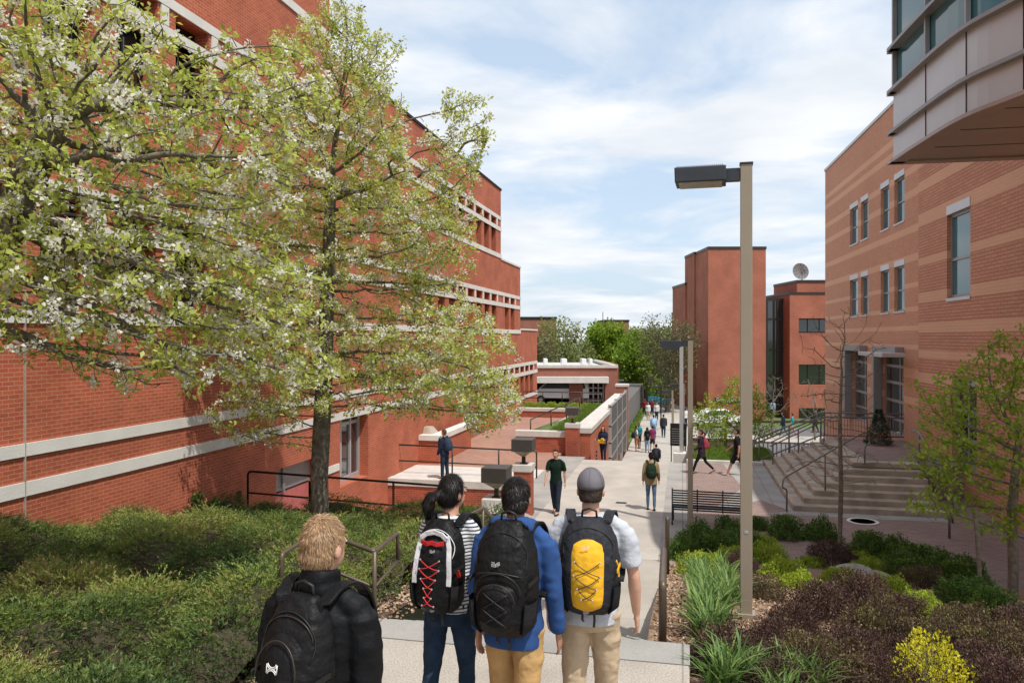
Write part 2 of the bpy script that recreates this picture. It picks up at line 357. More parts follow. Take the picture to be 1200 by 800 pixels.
structure('areaway_floor', MB().box(-13, -5.0, 16.3, 25.2, -5, -4.3), M['conc'], 'sunken concrete court by the lower door')
structure('back_terrace', MB().box(-40, -4.3, 46.9, 100, -6.1, -2.7), M['asph'], 'service court behind the planter')
# ---------------- sloping beds
def lerp_tab(t, tab):
    for (a, za), (b, zb) in zip(tab, tab[1:]):
        if t <= b: return za+(zb-za)*max(0, (t-a)/(b-a))
    return tab[-1][1]
def zl(x, y): return lerp_tab(y, [(-6,.05),(3,-.10),(8.8,-.62),(13.2,-1.42),(16.3,-1.8)])
def zr(x, y):
    z = lerp_tab(y, [(-6,.1),(4.5,-.02),(8.7,-.55),(13,-1.42),(17.6,-2.42)])
    return z - .03*max(0, x-1)
def bed(name, x0, x1, y0, y1, zf, m, label, st=.25, edge=None):
    nx = int((x1-x0)/st)+1; ny = int((y1-y0)/st)+1; v = []; f = []
    for j in range(ny):
        for i in range(nx):
            x = x0+(x1-x0)*i/(nx-1); y = y0+(y1-y0)*j/(ny-1)
            if edge: x, y = edge(x, y)
            v.append((x, y, zf(x, y)+.03*mn.noise(Vector((x*1.7, y*1.7, 0)))))
    for j in range(ny-1):
        for i in range(nx-1):
            a = j*nx+i; f.append((a, a+1, a+nx+1, a+nx))
    q = MB().add(v, f); o = structure(name, q, m, label, smooth=True)
    return o
bed('left_bed_ground', -10.2, -3.12, -6, 16.25, zl, M['soil'], 'sloping soil of the juniper bed')
bed('right_bed_ground', 0.06, 6.6, -3, 18, lambda x, y: min(zr(x, y), 9), M['mulchg'], 'mulched slope of the shrub bed')
bed('gravel_margin', -.335, .07, 6.6, 15.9, lambda x, y: zr(0, y)-.015, M['mulchg'], 'gravel margin beside the walkway')
structure('retaining_fill', MB().box(-10.2, -3.92, 13.5, 16.27, -4.4, -2.1), M['conc'], 'concrete edge under the juniper bed')
structure('verge', MB().box(.2, 3.9, 30.75, 37, -6, -2.62), M['lawn'], 'grass verge beyond the right plaza')
structure('lower_lawn', MB().box(-9, -3.75, 56, 92, -6.15, -5.1), M['lawn'], 'lawn under the far trees')
# low kerb walls
m = MB().box(.15, 3.0, 30.72, 30.95, -3.2, -2.28); structure('verge_kerb', m, M['conc'], 'pale kerb before the grass verge')

# ================================================================== walls with openings
def facade(mb, fn, s0, s1, z0, z1, ops, d):
    ss = sorted({s0, s1, *[o[0] for o in ops], *[o[1] for o in ops]}); ss = [s for s in ss if s0-1e-6 <= s <= s1+1e-6]
    zs = sorted({z0, z1, *[o[2] for o in ops], *[o[3] for o in ops]}); zs = [z for z in zs if z0-1e-6 <= z <= z1+1e-6]
    for a, b in zip(ss, ss[1:]):
        for c, e in zip(zs, zs[1:]):
            ms, mz = (a+b)/2, (c+e)/2
            if any(o[0] < ms < o[1] and o[2] < mz < o[3] for o in ops): continue
            mb.add([fn(a,c,0), fn(b,c,0), fn(b,e,0), fn(a,e,0)], [(0,1,2,3)])
    for o in ops:
        a, b, c, e = o[:4]; q = [(a,c),(b,c),(b,e),(a,e)]
        for i in range(4):
            (p1, q1), (p2, q2) = q[i], q[(i+1) % 4]
            mb.add([fn(p1,q1,0), fn(p2,q2,0), fn(p2,q2,d), fn(p1,q1,d)], [(0,1,2,3)])
def fbox(mb, fn, s0, s1, z0, z1, d0, d1):
    P = [fn(s, z, d) for d in (d0, d1) for s, z in ((s0,z0),(s1,z0),(s1,z1),(s0,z1))]
    mb.add(P, [(0,1,2,3),(7,6,5,4),(0,4,5,1),(1,5,6,2),(2,6,7,3),(3,7,4,0)])
def window(parent, fn, s0, s1, z0, z1, d, fm, gm, mull=(0,), trans=(.5,), fw=.06, sill=None, name='window'):
    f = MB(); 
    fbox(f, fn, s0, s0+fw, z0, z1, d-.06, d); fbox(f, fn, s1-fw, s1, z0, z1, d-.06, d)
    fbox(f, fn, s0+fw, s1-fw, z0, z0+fw, d-.06, d); fbox(f, fn, s0+fw, s1-fw, z1-fw, z1, d-.06, d)
    for t in trans:
        zz = z0+(z1-z0)*t; fbox(f, fn, s0+fw, s1-fw, zz-fw*.45, zz+fw*.45, d-.055, d-.002)
    for t in mull:
        if t: sx = s0+(s1-s0)*t; fbox(f, fn, sx-fw*.45, sx+fw*.45, z0+fw, z1-fw, d-.05, d-.004)
    fo = f.build(name, fm, parent)
    g = MB().add([fn(s0+.01,z0+.01,d-.02), fn(s1-.01,z0+.01,d-.02), fn(s1-.01,z1-.01,d-.02), fn(s0+.01,z1-.01,d-.02)], [(0,1,2,3)])
    g.build('pane', gm, fo)
    return fo

# ---------------- left brick building (steps down away from us), wall face on x = -10, faces +x
LB = T('academic_building', 'long red brick building with white bands stepping down in terraces', 'building', (-10,0,-5))
LB.location = (0,0,0)
fnL = lambda s, z, d: (-10-d, s, z)
wallL = MB(); ops = []; bands = []; wins = []
masses = [(-9, 20.6, 16.5), (20.6, 42.1, 10.74), (42.1, 47.4, 6.85), (47.4, 53.1, 2.95)]
def row(base, s0, s1, step=1.55, tall=True):
    # base = world z of top of upper band
    n = int((s1-s0)/step)
    for i in range(n):
        a = s0+i*step
        ops.append((a+.12, a+step-.42, base-.58, base-.22)); wins.append(ops[-1]+('small',))
        if tall:
            ops.append((a+.12, a+step-.42, base-2.1, base-.82)); wins.append(ops[-1]+('tall',))
row(9.25, 2.0, 15.2, 1.65); row(9.25, 30.5, 41.6)
row(5.05, -3, 15.6, 1.65); row(5.05, 27.5, 46.8)
row(.85, 36.5, 52.6)
row(13.4, -3, 12, 1.65)
door_op = (17.6, 20.0, -4.3, -.85); ops.append(door_op)
ent_op = (22.6, 26.6, -2.4, -.1)
ops.append((21.3, 23.4, -2.0, .1))
for (a, b, zt) in masses:
    cuts = [o for o in ops if a <= o[0] and o[1] <= b and o[3] < zt]
    facade(wallL, fnL, a, b, -6.2, zt, cuts, .45)
# end faces (facing +y) and roofs, near end
for i, (a, b, zt) in enumerate(masses):
    z0 = masses[i+1][2] if i < 3 else -6.2
    wallL.add([(-10,b,z0),(-28,b,z0),(-28,b,zt),(-10,b,zt)], [(0,1,2,3)])
    wallL.add([(-28,a,-6.2),(-28,b,-6.2),(-28,b,zt),(-28,a,zt)], [(0,1,2,3)])
wallL.add([(-10,-9,-6.2),(-28,-9,-6.2),(-28,-9,16.5),(-10,-9,16.5)], [(0,1,2,3)])
wallL.build('wall', M['brickL'], LB)
for i, (a, b, zt) in enumerate(masses):
    MB().box(-28, -10.02, a+.02, b-.02, zt-.06, zt-.03).build('roof', M['roofw'], LB)
    c = MB(); c.box(-10.32, -9.95, a, b+.04, zt-.002, zt+.10); c.box(-28, -10.34, b-.35, b+.04, zt-.002, zt+.1); c.build('coping', M['dark'] if i < 2 else M['concL'], LB)
for base, segs in ((13.4, [(-9,20.6)]), (9.25, [(-9,42.1)]), (5.05, [(-9,47.4)]), (.85, [(-9,53.1)])):
    for a, b in segs:
        for (zt, th) in ((base, .2), (base-.6, .22)):
            MB().box(-10.2, -9.965, a, b+.03, zt-th, zt).build('concrete_band', M['concL'], LB)
        if base > .9 or True:
            lo = {13.4: (-9, 20.6), 9.25: (20.6, 42.1), 5.05: (-9, 47.4), .85: (34.5, 53.1)}[base]
            if base == 5.05: lo = (20.6, 47.4)
            MB().box(-10.2, -9.96, lo[0], lo[1]+.03, base-2.33, base-2.1).build('concrete_band', M['concL'], LB)
MB().box(-10.2, -9.965, -9, 13.0, 6.93-.0, 7.13).build('concrete_band', M['concL'], LB)
MB().box(-10.2, -9.965, -9, 17.5, 2.72, 2.93).build('concrete_band', M['concL'], LB)
MB().box(-10.2, -9.965, 20.1, 21.2, 1.05-2.5, 1.25-2.5).build('concrete_band', M['concL'], LB)
for k in (4.6,):  # expansion joint
    MB().box(-10.02, -9.958, 10.0, 10.013, -3, 9.0).build('joint', M['concD'], LB)
for (a, b, c, e, kind) in wins:
    window(LB, fnL, a, b, c, e, .40, M['black'], M['glass'], mull=(.5,) if kind == 'tall' else (0,), trans=())
# white piers in the small openings row
for (a, b, c, e, kind) in wins:
    if kind == 'small': MB().box(-10.25, -9.967, b+.08, b+.30, c, e).build('pier_block', M['concL'], LB)
# pink lower door
df = MB(); fbox(df, fnL, 17.6, 20.0, -2.35, -1.55, .28, .36); fbox(df, fnL, 17.6, 17.72, -4.3, -2.35, .28, .36); fbox(df, fnL, 18.7, 18.86, -4.3, -2.35, .28, .36); fbox(df, fnL, 19.86, 20.0, -4.3, -.85, .28, .36); fbox(df, fnL, 17.72, 19.86, -3.6, -3.4, .29, .35)
dd = df.build('door', M['pink'], LB)
MB().add([fnL(17.6,-4.3,.33), fnL(20,-4.3,.33), fnL(20,-.85,.33), fnL(17.6,-.85,.33)], [(0,1,2,3)]).build('pane', M['glass'], dd)
lv = MB(); fbox(lv, fnL, 17.62, 19.84, -1.5, -.9, .25, .31); fbox(lv, fnL, 18.3, 18.42, -1.55, -.87, .2, .26); lv.build('louvre', M['alumd'], LB)
# entrance doors
en = MB()
for s in (21.3, 21.95, 22.65, 23.3): fbox(en, fnL, s, s+.1, -2.0, .1, .3, .4)
fbox(en, fnL, 21.4, 23.3, -.25, -.15, .31, .39); fbox(en, fnL, 21.4, 23.3, -2.0, -1.85, .31, .39)
eo = en.build('entrance_door', M['alum'], LB)
MB().add([fnL(21.3,-2,.36), fnL(23.4,-2,.36), fnL(23.4,.1,.36), fnL(21.3,.1,.36)], [(0,1,2,3)]).build('pane', M['glass'], eo)
MB().box(-10.02, -9.95, 15.85, 15.97, -1.25, -1.05).build('wall_vent', M['dark'], LB)

# ---------------- right banded building, own axes: local +y runs along its wall, faces -x
aR = math.atan(170/900.0)
RB = T('classroom_building', 'tan banded brick building with paired windows and glazed corner bay', 'building', (0,0,0), TH-aR)
KR = 9.2*math.cos(aR)
cR, sR = math.cos(aR), math.sin(aR)
def sR_at(px):  # distance along wall for a picture column
    Z = 9.2*900/(px-770); X = (px-600)*Z/900
    return X*sR+Z*cR, Z
fnR = lambda s, z, d: (KR+d, s, z)
wr = MB(); opsR = []; winR = []
pairs = [(996,1005.5),(1009,1017.5),(1032,1042),(1048,1060)]
for (a, b) in pairs:
    sa, za = sR_at(b); sb, zb = sR_at(a); Z = (za+zb)/2
    for (zt, zb_) in ((6.28, 4.35), (2.92, .98)):
        o = (sa, sb, zb_+2.5, zt+2.5); opsR.append(o); winR.append(o)
sg0, zg0 = sR_at(1138.5); sg1, zg1 = sR_at(1111)
big = (sg0, sg1, 1.22+2.5, 4.12+2.5); 
seam = sR_at(1077.3)[0]; endR = sR_at(967)[0]
fr = []
for a, b in ((998,1016),(1033,1059)):
    sa, _ = sR_at(b); sb, _ = sR_at(a); fr.append((sa, sb, -1.35, 2.5-.62))
opsR += fr
nzw = (sR_at(1073)[0]-.2, 0,0,0)
facade(wr, fnR, seam, endR, -6.2, 11.55, opsR, .22)
wr.add([fnR(endR,-6.2,0), fnR(endR,-6.2,20), fnR(endR,11.55,20), fnR(endR,11.55,0)], [(0,1,2,3)])
wr.build('wall', M['brickR'], RB)
wn = MB(); facade(wn, fnR, 11, seam, -6.2, 11.9, [big, (sR_at(1146)[0], sR_at(1117)[0], -1.4, 1.3)], .2)
wn.v = [(x-.03, y, z) for x, y, z in wn.v]
wn.add([fnR(seam,-6.2,-.03), fnR(seam,-6.2,.0), fnR(seam,11.9,.0), fnR(seam,11.9,-.03)], [(0,1,2,3)])
wn.build('near_wall', M['brickR2'], RB)
MB().box(KR-.05, KR+20, seam, endR+.05, 11.552, 11.68).build('coping', M['alum'], RB)
MB().box(KR-.08, KR+20, 11, seam-.01, 11.902, 12.0).build('coping', M['alum'], RB)
for o in winR:
    a, b, c, e = o
    f = window(RB, fnR, a, b, c, e-.22, .16, M['alumd'], M['glassb'], trans=(.47,), fw=.07)
    h = MB(); fbox(h, fnR, a, b, e-.22, e, -.012, .16); h.build('lintel', M['alum'], f)
    h = MB(); fbox(h, fnR, a-.03, b+.03, c-.06, c, -.03, .16); h.build('sill', M['alum'], f)
a, b, c, e = big; f2 = lambda s, z, d: fnR(s, z, d-.03)
f = window(RB, f2, a, b, c, e-.28, .17, M['alumd'], M['glassb'], trans=(.46,), fw=.10)
h = MB(); fbox(h, f2, a, b, e-.28, e, -.02, .17); h.build('lintel', M['alum'], f)
h = MB(); fbox(h, f2, a-.02, b+.02, c-.1, c, -.03, .17); h.build('sill', M['alum'], f)
window(RB, f2, sR_at(1146)[0], sR_at(1117)[0], -1.4, 1.3, .18, M['alumd'], M['glass'], mull=(.5,), trans=(.3,.62), fw=.1)
for a, b, c, e in fr:
    window(RB, fnR, a, b, c, e, .20, M['alumd'], M['glass'], mull=(.33,), trans=(.2,.42,.64,.84), fw=.12)
    h = MB(); fbox(h, fnR, b-.05, b+.28, c, e+.25, -.32, -.01); fbox(h, fnR, a-.05, b-.052, e+.005, e+.25, -.32, -.01); h.build('window_surround', M['alumd'], RB)
cn = MB(); cn.box(KR-1.15, KR-.34, seam+.3, seam+3.6, 1.78, 1.93); cn.build('canopy', M['alum'], RB, bevel=.02)
# glazed bay
by0 = 18.0
cv = [W(1047,189,16.6), W(1085,164,14.8), W(1132.5,136,13.2), W(1200,107.5,11.95)]
cvl = [(v.x, v.y) for v in cv]; cvl += [(6.3, 10.6), (7.6, 8.6), (9.6, 6.9)]
Mi = (Matrix.Rotation(TH-aR, 4, 'Z')).inverted()
cvl = [tuple((Mi @ Vector((x, y, 0)))[:2]) for x, y in cvl]
# smooth the plan curve
def catmull(P, n=5):
    out = []
    Q = [P[0]]+list(P)+[P[-1]]
    for i in range(1, len(Q)-2):
        for k in range(n):
            t = k/n; p0, p1, p2, p3 = [Vector(q) for q in Q[i-1:i+3]]
            out.append(.5*((2*p1)+(-p0+p2)*t+(2*p0-5*p1+4*p2-p3)*t*t+(-p0+3*p1-3*p2+p3)*t**3))
    out.append(Vector(P[-1])); return out
cs = catmull(cvl, 4)
def ribbon(mb, pts, off, z0, z1, th):
    n = len(pts); outp = []; inp = []
    for i, p in enumerate(pts):
        t = (pts[min(i+1,n-1)]-pts[max(i-1,0)]).normalized(); nrm = Vector((t.y, -t.x))
        if nrm.x > 0: nrm = -nrm
        outp.append(p+nrm*off); inp.append(p+nrm*(off-th))
    P = outp+list(reversed(inp)); mb.prism([(p.x, p.y) for p in P], z0, z1)
bay = MB(); ribbon(bay, cs, 0, 6.3, 7.74, .25); 
far = cs[0]; bay.box(far.x+.02, KR-.04, far.y-.25, far.y, 6.3, 7.74)
bo = bay.build('bay_panel', M['alum'], RB)
for z, pr in ((6.24,.10),(6.86,.12),(7.74,.14),(8.66,.14)):
    q = MB(); ribbon(q, cs, pr, z, z+.07, pr+.2); q.box(far.x-.1, KR-.05, far.y-.2, far.y+pr, z, z+.068); q.build('bay_ledge', M['soffit'] if z < 6.3 else M['alumd'], RB)
q = MB(); q.prism([(p.x+.15, p.y) for p in cs[:]]+[(KR-.05, cs[-1].y), (KR-.05, far.y-.05)], 6.27, 6.3); q.build('soffit', M['soffit'], RB)
q = MB(); ribbon(q, cs, -.06, 7.81, 9.9, .06); q.box(far.x+.1, KR-.05, far.y-.14, far.y-.08, 7.81, 9.9); gl = q.build('bay_glass', M['glassb'], RB)
q = MB()
for i in range(0, len(cs), 4):
    p = cs[i]; q.box(p.x-.03, p.x+.05, p.y-.06, p.y+.02, 7.81, 9.9); q.build('mullion', M['alumd'], RB); q = MB()
q = MB()
for i in range(4, len(cs), 4):
    p = cs[i]; q.box(p.x-.012, p.x+.01, p.y-.008, p.y+.008, 6.3, 7.74)
q.build('panel_joint', M['dark'], RB)
q = MB(); 
for k in range(1, 4): q.box(cs[0].x+.4, KR-.1, far.y-k*1.3, far.y-k*1.3+.012, 6.262, 6.269)
q.build('soffit_joint', M['bronze'], RB)
q = MB(); q.prism([(p.x-.1, p.y) for p in cs]+[(KR-.05, cs[-1].y), (KR-.05, far.y)], 9.9, 10.1); q.build('bay_roof', M['alum'], RB)

# ---------------- L-shaped steps and terrace
ST_ = T('corner_stairs', 'weathered concrete corner steps rising to the terrace', 'stairs', (3.05,22.9,-2.4)); ST_.location = (0,0,0)
for k in range(7):
    z1 = -2.4+.15*(k+1); x = 3.05+.343*k; y = 22.9+.40*k
    x1 = 3.05+.343*(k+1); y1 = 22.9+.4*(k+1)
    if k < 6:
        s = MB(); s.prism([(x,y),(7.0-.002*k,y),(7.0-.002*k,y1+.005),(x1+.005,y1+.005),(x1+.005,31.2-.002*k),(x,31.2-.002*k)], z1-.2, z1); s.build('step', M['concD'], ST_, bevel=.012)
tz = -1.35
structure('terrace', MB().prism([(3.06+.343*6,22.92+.4*6),(12,22.92+.4*6),(12,31.215),(3.06+.343*6,31.215)], -3.6, tz), M['pavR'], 'raised brick terrace at the right building door')
structure('terrace_edge', MB().prism([(5.1,25.29),(7.0,25.29),(7.0,25.8),(5.6,25.8),(5.6,31.2),(5.1,31.2)], tz-.12, tz+.004), M['concD'], 'concrete edge of the raised terrace')
structure('stair_wall', MB().box(2.9, 5.1, 31.22, 31.5, -6, -2.3), M['concD'], 'low wall behind the corner steps')

# ---------------- far brick hall with tower, axes turned to face us
def hall_pt(px, Z): return ((px-600)*Z/900)
HB = T('lecture_hall', 'tall orange brick hall with blank tower and dark glass stairwell', 'building', (0,0,0), TH)
def hb(x0p, x1p, ytop, Z0, Z1, name='wall', mt='brickT', ybot=None, Zt=None):
    Zt = Zt or Z0; x0 = hall_pt(x0p, Z0); x1 = hall_pt(x1p, Z0); zt = 2.5-(ytop-395)*Zt/900
    zb = -6.2 if ybot is None else 2.5-(ybot-395)*Zt/900
    q = MB().box(x0, x1, Z0, Z1, zb, zt); o = q.build(name, M[mt], HB)
    if mt == 'brickT' and ybot is None: MB().box(x0-.06, x1+.06, Z0-.06, Z1, zt+.002, zt+.28).build('coping', M['bronze'], HB)
    return o
hb(830, 897.5, 292, 80, 85.4); hb(813.5, 829, 298, 85.42, 90)
hb(803, 813, 334, 89, 96); hb(799.5, 803, 367, 92, 98); hb(797.5, 812, 400, 86.5, 88.9)
hb(898, 925.2, 350, 84, 90, 'stairwell_glass', 'glass')
sm_ = MB()
for px in (898.5, 907, 911, 924.6): x = hall_pt(px, 84); sm_.box(x-.1, x+.1, 83.88, 83.999, -6.2, 6.65)
for py in (351, 374, 410, 440, 476): z = 2.5-(py-395)*84/900; sm_.box(hall_pt(899,84), hall_pt(924.4,84), 83.9, 83.995, z-.12, z+.12)
sm_.build('mullion', M['bronze'], HB)
fh = lambda s, z, d: (s, 82+d, z)
x925, x990 = hall_pt(925.5, 82), hall_pt(1000, 82); x941 = hall_pt(936, 82)
zz = lambda py: 2.5-(py-395)*82/900
w2 = MB(); opsH = [(x941, hall_pt(992,82), zz(390), zz(373)), (x941, hall_pt(992,82), zz(451), zz(427)), (x941, hall_pt(992,82), zz(506), zz(478))]
facade(w2, fh, x925, x990, -6.2, zz(345), opsH, 1.0)
w2.add([(x925,82,-6.2),(x925,90,-6.2),(x925,90,zz(345)),(x925,82,zz(345))], [(0,1,2,3)])
w2.build('wing_wall', M['brickT'], HB)
for o in opsH: window(HB, fh, *o, .95, M['black'], M['glass'], mull=(.25,.5,.75), trans=(), fw=.12)
MB().box(x925-.05, x990, 81.95, 90, zz(345)+.002, zz(345)+.25).build('coping', M['bronze'], HB)
hb(934, 1000, 331, 84.5, 92, 'penthouse')
sg = MB().box(hall_pt(836,80), hall_pt(872,80), 79.9, 79.995, 2.5-(471.5-395)*80/900, 2.5-(466-395)*80/900).build('sign_board', M['bronze'], HB)
def text(s, size, loc, rot, mt, name='lettering', parent=None, ext=.002, align='LEFT'):
    c = bpy.data.curves.new(name, 'FONT'); c.body = s; c.size = size; c.extrude = ext; c.align_x = align
    o = bpy.data.objects.new('tmp', c); COL.objects.link(o); dg = bpy.context.evaluated_depsgraph_get()
    me = bpy.data.meshes.new_from_object(o.evaluated_get(dg)); bpy.data.objects.remove(o)
    q = link(name, me, mt, parent); q.location = loc; q.rotation_euler = rot; return q
text('George and Betsy S', .46, (hall_pt(839,80), 79.88, -4.12), (R(90),0,0), M['white'], parent=sg)
hb(886, 960, 497, 78, 79, 'entry_wall', 'brickT')

# dish
DT = T('satellite_dish', 'white mesh satellite dish on the far hall roof', 'satellite dish', W(940, 331, 86))
d = MB(); rings = []
Rr = .92
for j in range(7):
    r = Rr*j/6+.02; rings.append([Vector((r*math.cos(a), .35*(r/Rr)**2, r*math.sin(a))) for a in [2*math.pi*k/24 for k in range(24)]])
d.loft(rings, cap=False); rm = Matrix.Translation((0,0,1.35)) @ Matrix.Rotation(R(-35),4,'Z') @ Matrix.Rotation(R(18),4,'X'); d.xf(rm @ Matrix.Rotation(R(180),4,'Z')); d.build('reflector', M['white'], DT, smooth=True)
q = MB()
for k in range(12):
    a = 2*math.pi*k/12; q.tube([(.05*math.cos(a),-.01,.05*math.sin(a)), (.5*math.cos(a),.09,.5*math.sin(a)), (Rr*math.cos(a),.34,Rr*math.sin(a))], .018, 4)
q.xf(rm @ Matrix.Rotation(R(180),4,'Z')); q.build('rib', M['grayrail'], DT)
MB().tube([(0,.1,-.05),(0,.15,.6),(0,.1,1.3)], .07, 8).build('mast', M['grayrail'], DT)
q = MB(); q.tube([(.25,-.4,.9),(.1,-.75,1.35)], .03, 6); q.ell((.1,-.78,1.38), .13,.13,.13, 8, 6); q.build('feed_horn', M['grayrail'], DT)

# ---------------- low service building behind the plaza
SB = T('service_building', 'low brick service building with flat roof and loading bay', 'building', (0,0,0), TH)
sx = lambda px: (px-600)*60/900
sz = lambda py: 2.5-(py-395)*60/900
fs = lambda s, z, d: (s, 60+d, z)
q = MB(); opS = [(sx(612), sx(667), -3.0, sz(448)), (sx(683), sx(709), -3.0, sz(448))]
facade(q, fs, sx(560), sx(723), -3.0, sz(431), opS, 3.0)
q.add([(sx(723),60,-6),(sx(723),76,-6),(sx(723),76,sz(431)),(sx(723),60,sz(431))], [(0,1,2,3)])
q.box(sx(723)+.0, sx(733), 64, 76, -6, sz(429)); q.build('wall', M['brickM'], SB)
MB().box(sx(560), sx(722.9), 60.05, 76, sz(431)-.3, sz(431)-.1).build('roof', M['roofw'], SB)
q = MB(); q.box(sx(560), sx(724), 59.9, 60.3, sz(431)+.002, sz(431)+.22); q.box(sx(723.1)-.2, sx(724), 60.32, 76, sz(431)+.002, sz(431)+.2); q.build('coping', M['conc'], SB)
q = MB(); q.box(sx(612), sx(712), 59.2, 59.98, sz(448), sz(441)); q.build('canopy', M['concL'], SB)
MB().add([fs(sx(560),-3,2.95), fs(sx(723),-3,2.95), fs(sx(723),sz(448),2.95), fs(sx(560),sz(448),2.95)], [(0,1,2,3)]).build('bay_back', M['brickM'], SB)
q = MB()
for px in (684, 690, 696, 702, 708): q.box(sx(px)-.05, sx(px)+.05, 60.5, 60.6, -3, sz(449))
for py in (455, 462, 470): q.box(sx(684), sx(708), 60.52, 60.58, sz(py)-.05, sz(py)+.05)
q.build('glazing_frame', M['alum'], SB)
for px, wd in ((664,7),(690,6),(700,4),(641,5)):
    MB().box(sx(px), sx(px+wd), 66, 68, sz(431), sz(431)+.55).build('roof_unit', M['white'], SB, bevel=.05)

# far background buildings
def farb_(px0, px1, yt, Z, label):
    a = W(px0, yt, Z); b = W(px1, yt, Z); o = T('campus_building', label, 'building', (0,0,0), TH)
    x0 = (px0-600)*Z/900; x1 = (px1-600)*Z/900; zt = a.z
    MB().box(x0, x1, Z, Z+20, -6.2, zt).build('wall', M['brickM'], o)
    MB().box(x0-.1, x1+.1, Z-.1, Z+20, zt+.01, zt+.4).build('coping', M['dark'], o)
    w_ = (x1-x0)
    for k in range(int(w_/4)):
        xx = x0+2+k*4
        for zf in np.arange(-3, zt-3, 3.6):
            f = MB().box(xx, xx+1.6, Z-.06, Z-.01, zf, zf+1.6).build('window', M['alumd'], o)
            MB().box(xx+.1, xx+1.5, Z-.08, Z-.062, zf+.1, zf+1.5).build('pane', M['glass'], f)
    return o
farb_(606, 652, 374, 125, 'brown brick block showing behind the terraced building')
fb = farb_(708, 737, 377, 150, 'small brick block rising above the far trees')
MB().tube([((710-600)*150/900,155,5),((710-600)*150/900,155,7.6)], .12, 6).build('roof_vent', M['alum'], fb)
# ================================================================== garden walls, piers, rails, furniture
def wall_seg(label, x0, x1, y0, y1, z0, z1, name='retaining_wall', cap=.2, mt='brickW', over=.04):
    o = T(name, label, 'wall', ((x0+x1)/2, (y0+y1)/2, z0)); o.location = (0,0,0)
    MB().box(x0, x1, y0, y1, z0, z1-cap).build('brick_face', M[mt], o)
    MB().box(x0-over, x1+over, y0-over, y1+over, z1-cap+.002, z1).build('coping', M['conc'], o, bevel=.012)
    return o
wall_seg('retaining wall with pale concrete top under the plaza edge railing', -10, -5.0, 25.15, 25.5, -5, -2.385, cap=.26)
wall_seg('low brick planter wall at the far end of the red plaza', -10, -4.75, 46.2, 46.55, -3.4, -1.83)
wall_seg('low capped brick wall beside the third lamp pier', -7.0, -4.83, 32.25, 32.6, -3.4, -1.5, cap=.25)
def pier(x, y, hw, z0, z1, label):
    o = T('brick_pier', label, 'pier', (x, y, z0), group='brick piers carrying box lamps')
    MB().box(-hw, hw, -hw, hw, 0, z1-z0-.2).build('shaft', M['brickW'], o)
    MB().box(-hw-.03, hw+.03, -hw-.03, hw+.03, z1-z0-.198, z1-z0).build('pier_cap', M['conc'], o, bevel=.015)
    return o
def box_lamp(x, y, z, label, s=1):
    o = T('box_lamp', label, 'lamp', (x, y, z), group='brown box lamps along the walkway')
    q = MB(); q.frus((0,0), .10*s, .085*s, 0, .03); q.frus((0,0), .05*s, .045*s, .03, .2*s); q.build('stem', M['bronze'], o)
    q = MB(); q.frus((0,0), .05*s, .25*s, .2*s, .36*s); q.build('lens', M['lamplens'], o)
    q = MB(); q.box(-.29*s, .29*s, -.29*s, .29*s, .36*s, .69*s); q.build('housing', mat('lamp brown housing', (.062,.053,.046), .5), o, bevel=.01)
p1 = G(618, 605, -2.4)
pier(-4.28, 20.75, .235, -2.42, -.98, 'nearest brick lamp pier at the left side of the walkway')
box_lamp(-4.28, 20.75, -.98, 'brown box lamp on the nearest pier by the man in green')
pc = W(672, 518, 32.6)
pier(-4.55, 32.3, .27, -2.9, -1.12, 'far brick lamp pier at the end of the low capped wall')
box_lamp(-4.55, 32.3, -1.12, 'far brown box lamp on the pier beside the walled stair', .95)
# near pedestal with lamp
pb = W(582, 582, 17.3)
o = T('concrete_pedestal', 'low concrete pedestal under the closest box lamp', 'pedestal', (pb.x, pb.y, pb.z-.0))
MB().box(-.28, .28, -.3, .3, -1.4, 0).build('block', M['conc'], o, bevel=.015)
box_lamp(pb.x, pb.y, pb.z, 'closest brown box lamp on the concrete pedestal by the railing', 1.0)
# side wall of the stairs (cheek)
ck = T('stair_cheek_wall', 'sloping pale concrete side wall left of the steps', 'wall'); q = MB()
P = [(14.6,-1.25),(17.0,-1.32),(20.4,-2.36),(20.4,-3.4),(14.6,-3.4)]
q.add([(-4.22,y,z) for y,z in P]+[(-3.92,y,z) for y,z in P], [(0,1,2,3,4),(9,8,7,6,5)]+[(i,(i+1)%5,(i+1)%5+5,i+5) for i in range(5)])
q.build('cheek', M['conc'], ck, bevel=.01)

# long retaining wall at the lower stairs (lit face toward +x)
rw = T('long_retaining_wall', 'long orange brick wall with pale sloping cap beside the lower stairs', 'wall')
MB().box(-4.5, -3.85, 32.65, 41.0, -6.1, -1.6).build('brick_face', M['brickL'], rw)
MB().box(-4.5, -3.95, 41.0, 53, -6.1, -1.6).build('brick_face', M['brickM'], rw)
MB().box(-4.56, -3.79, 32.6, 53.1, -1.598, -1.36).build('coping', M['conc'], rw, bevel=.015)
q = MB(); q.box(-3.84, -3.8, 34.2, 34.25, -3.2, -2.6)
for k in range(5): MB().box(-3.848, -3.80, 34.9, 35.02, -2.75-.17*k, -2.67-.17*k).build('wall_light', M['dark'], rw)
sc_ = T('metal_screen', 'gray vertical slat screen hung along the retaining wall', 'screen')
q = MB()
for k in range(46): y = 41.3+k*.25; q.box(-3.82, -3.74, y, y+.09, -4.1-(k*.022), -1.25)
q.build('slat', M['grayrail'], sc_)['kind'] = 'stuff'
q = MB()
for z in (-1.25, -2.3, -3.2, -4.0): q.box(-3.86, -3.72, 41.2, 52.9, z, z+.07)
q.build('rail', M['alumd'], sc_)
for y in (41.2, 45.1, 49, 52.8): MB().box(-3.9, -3.72, y, y+.1, -5.3, -1.1).build('post', M['alum'], sc_)
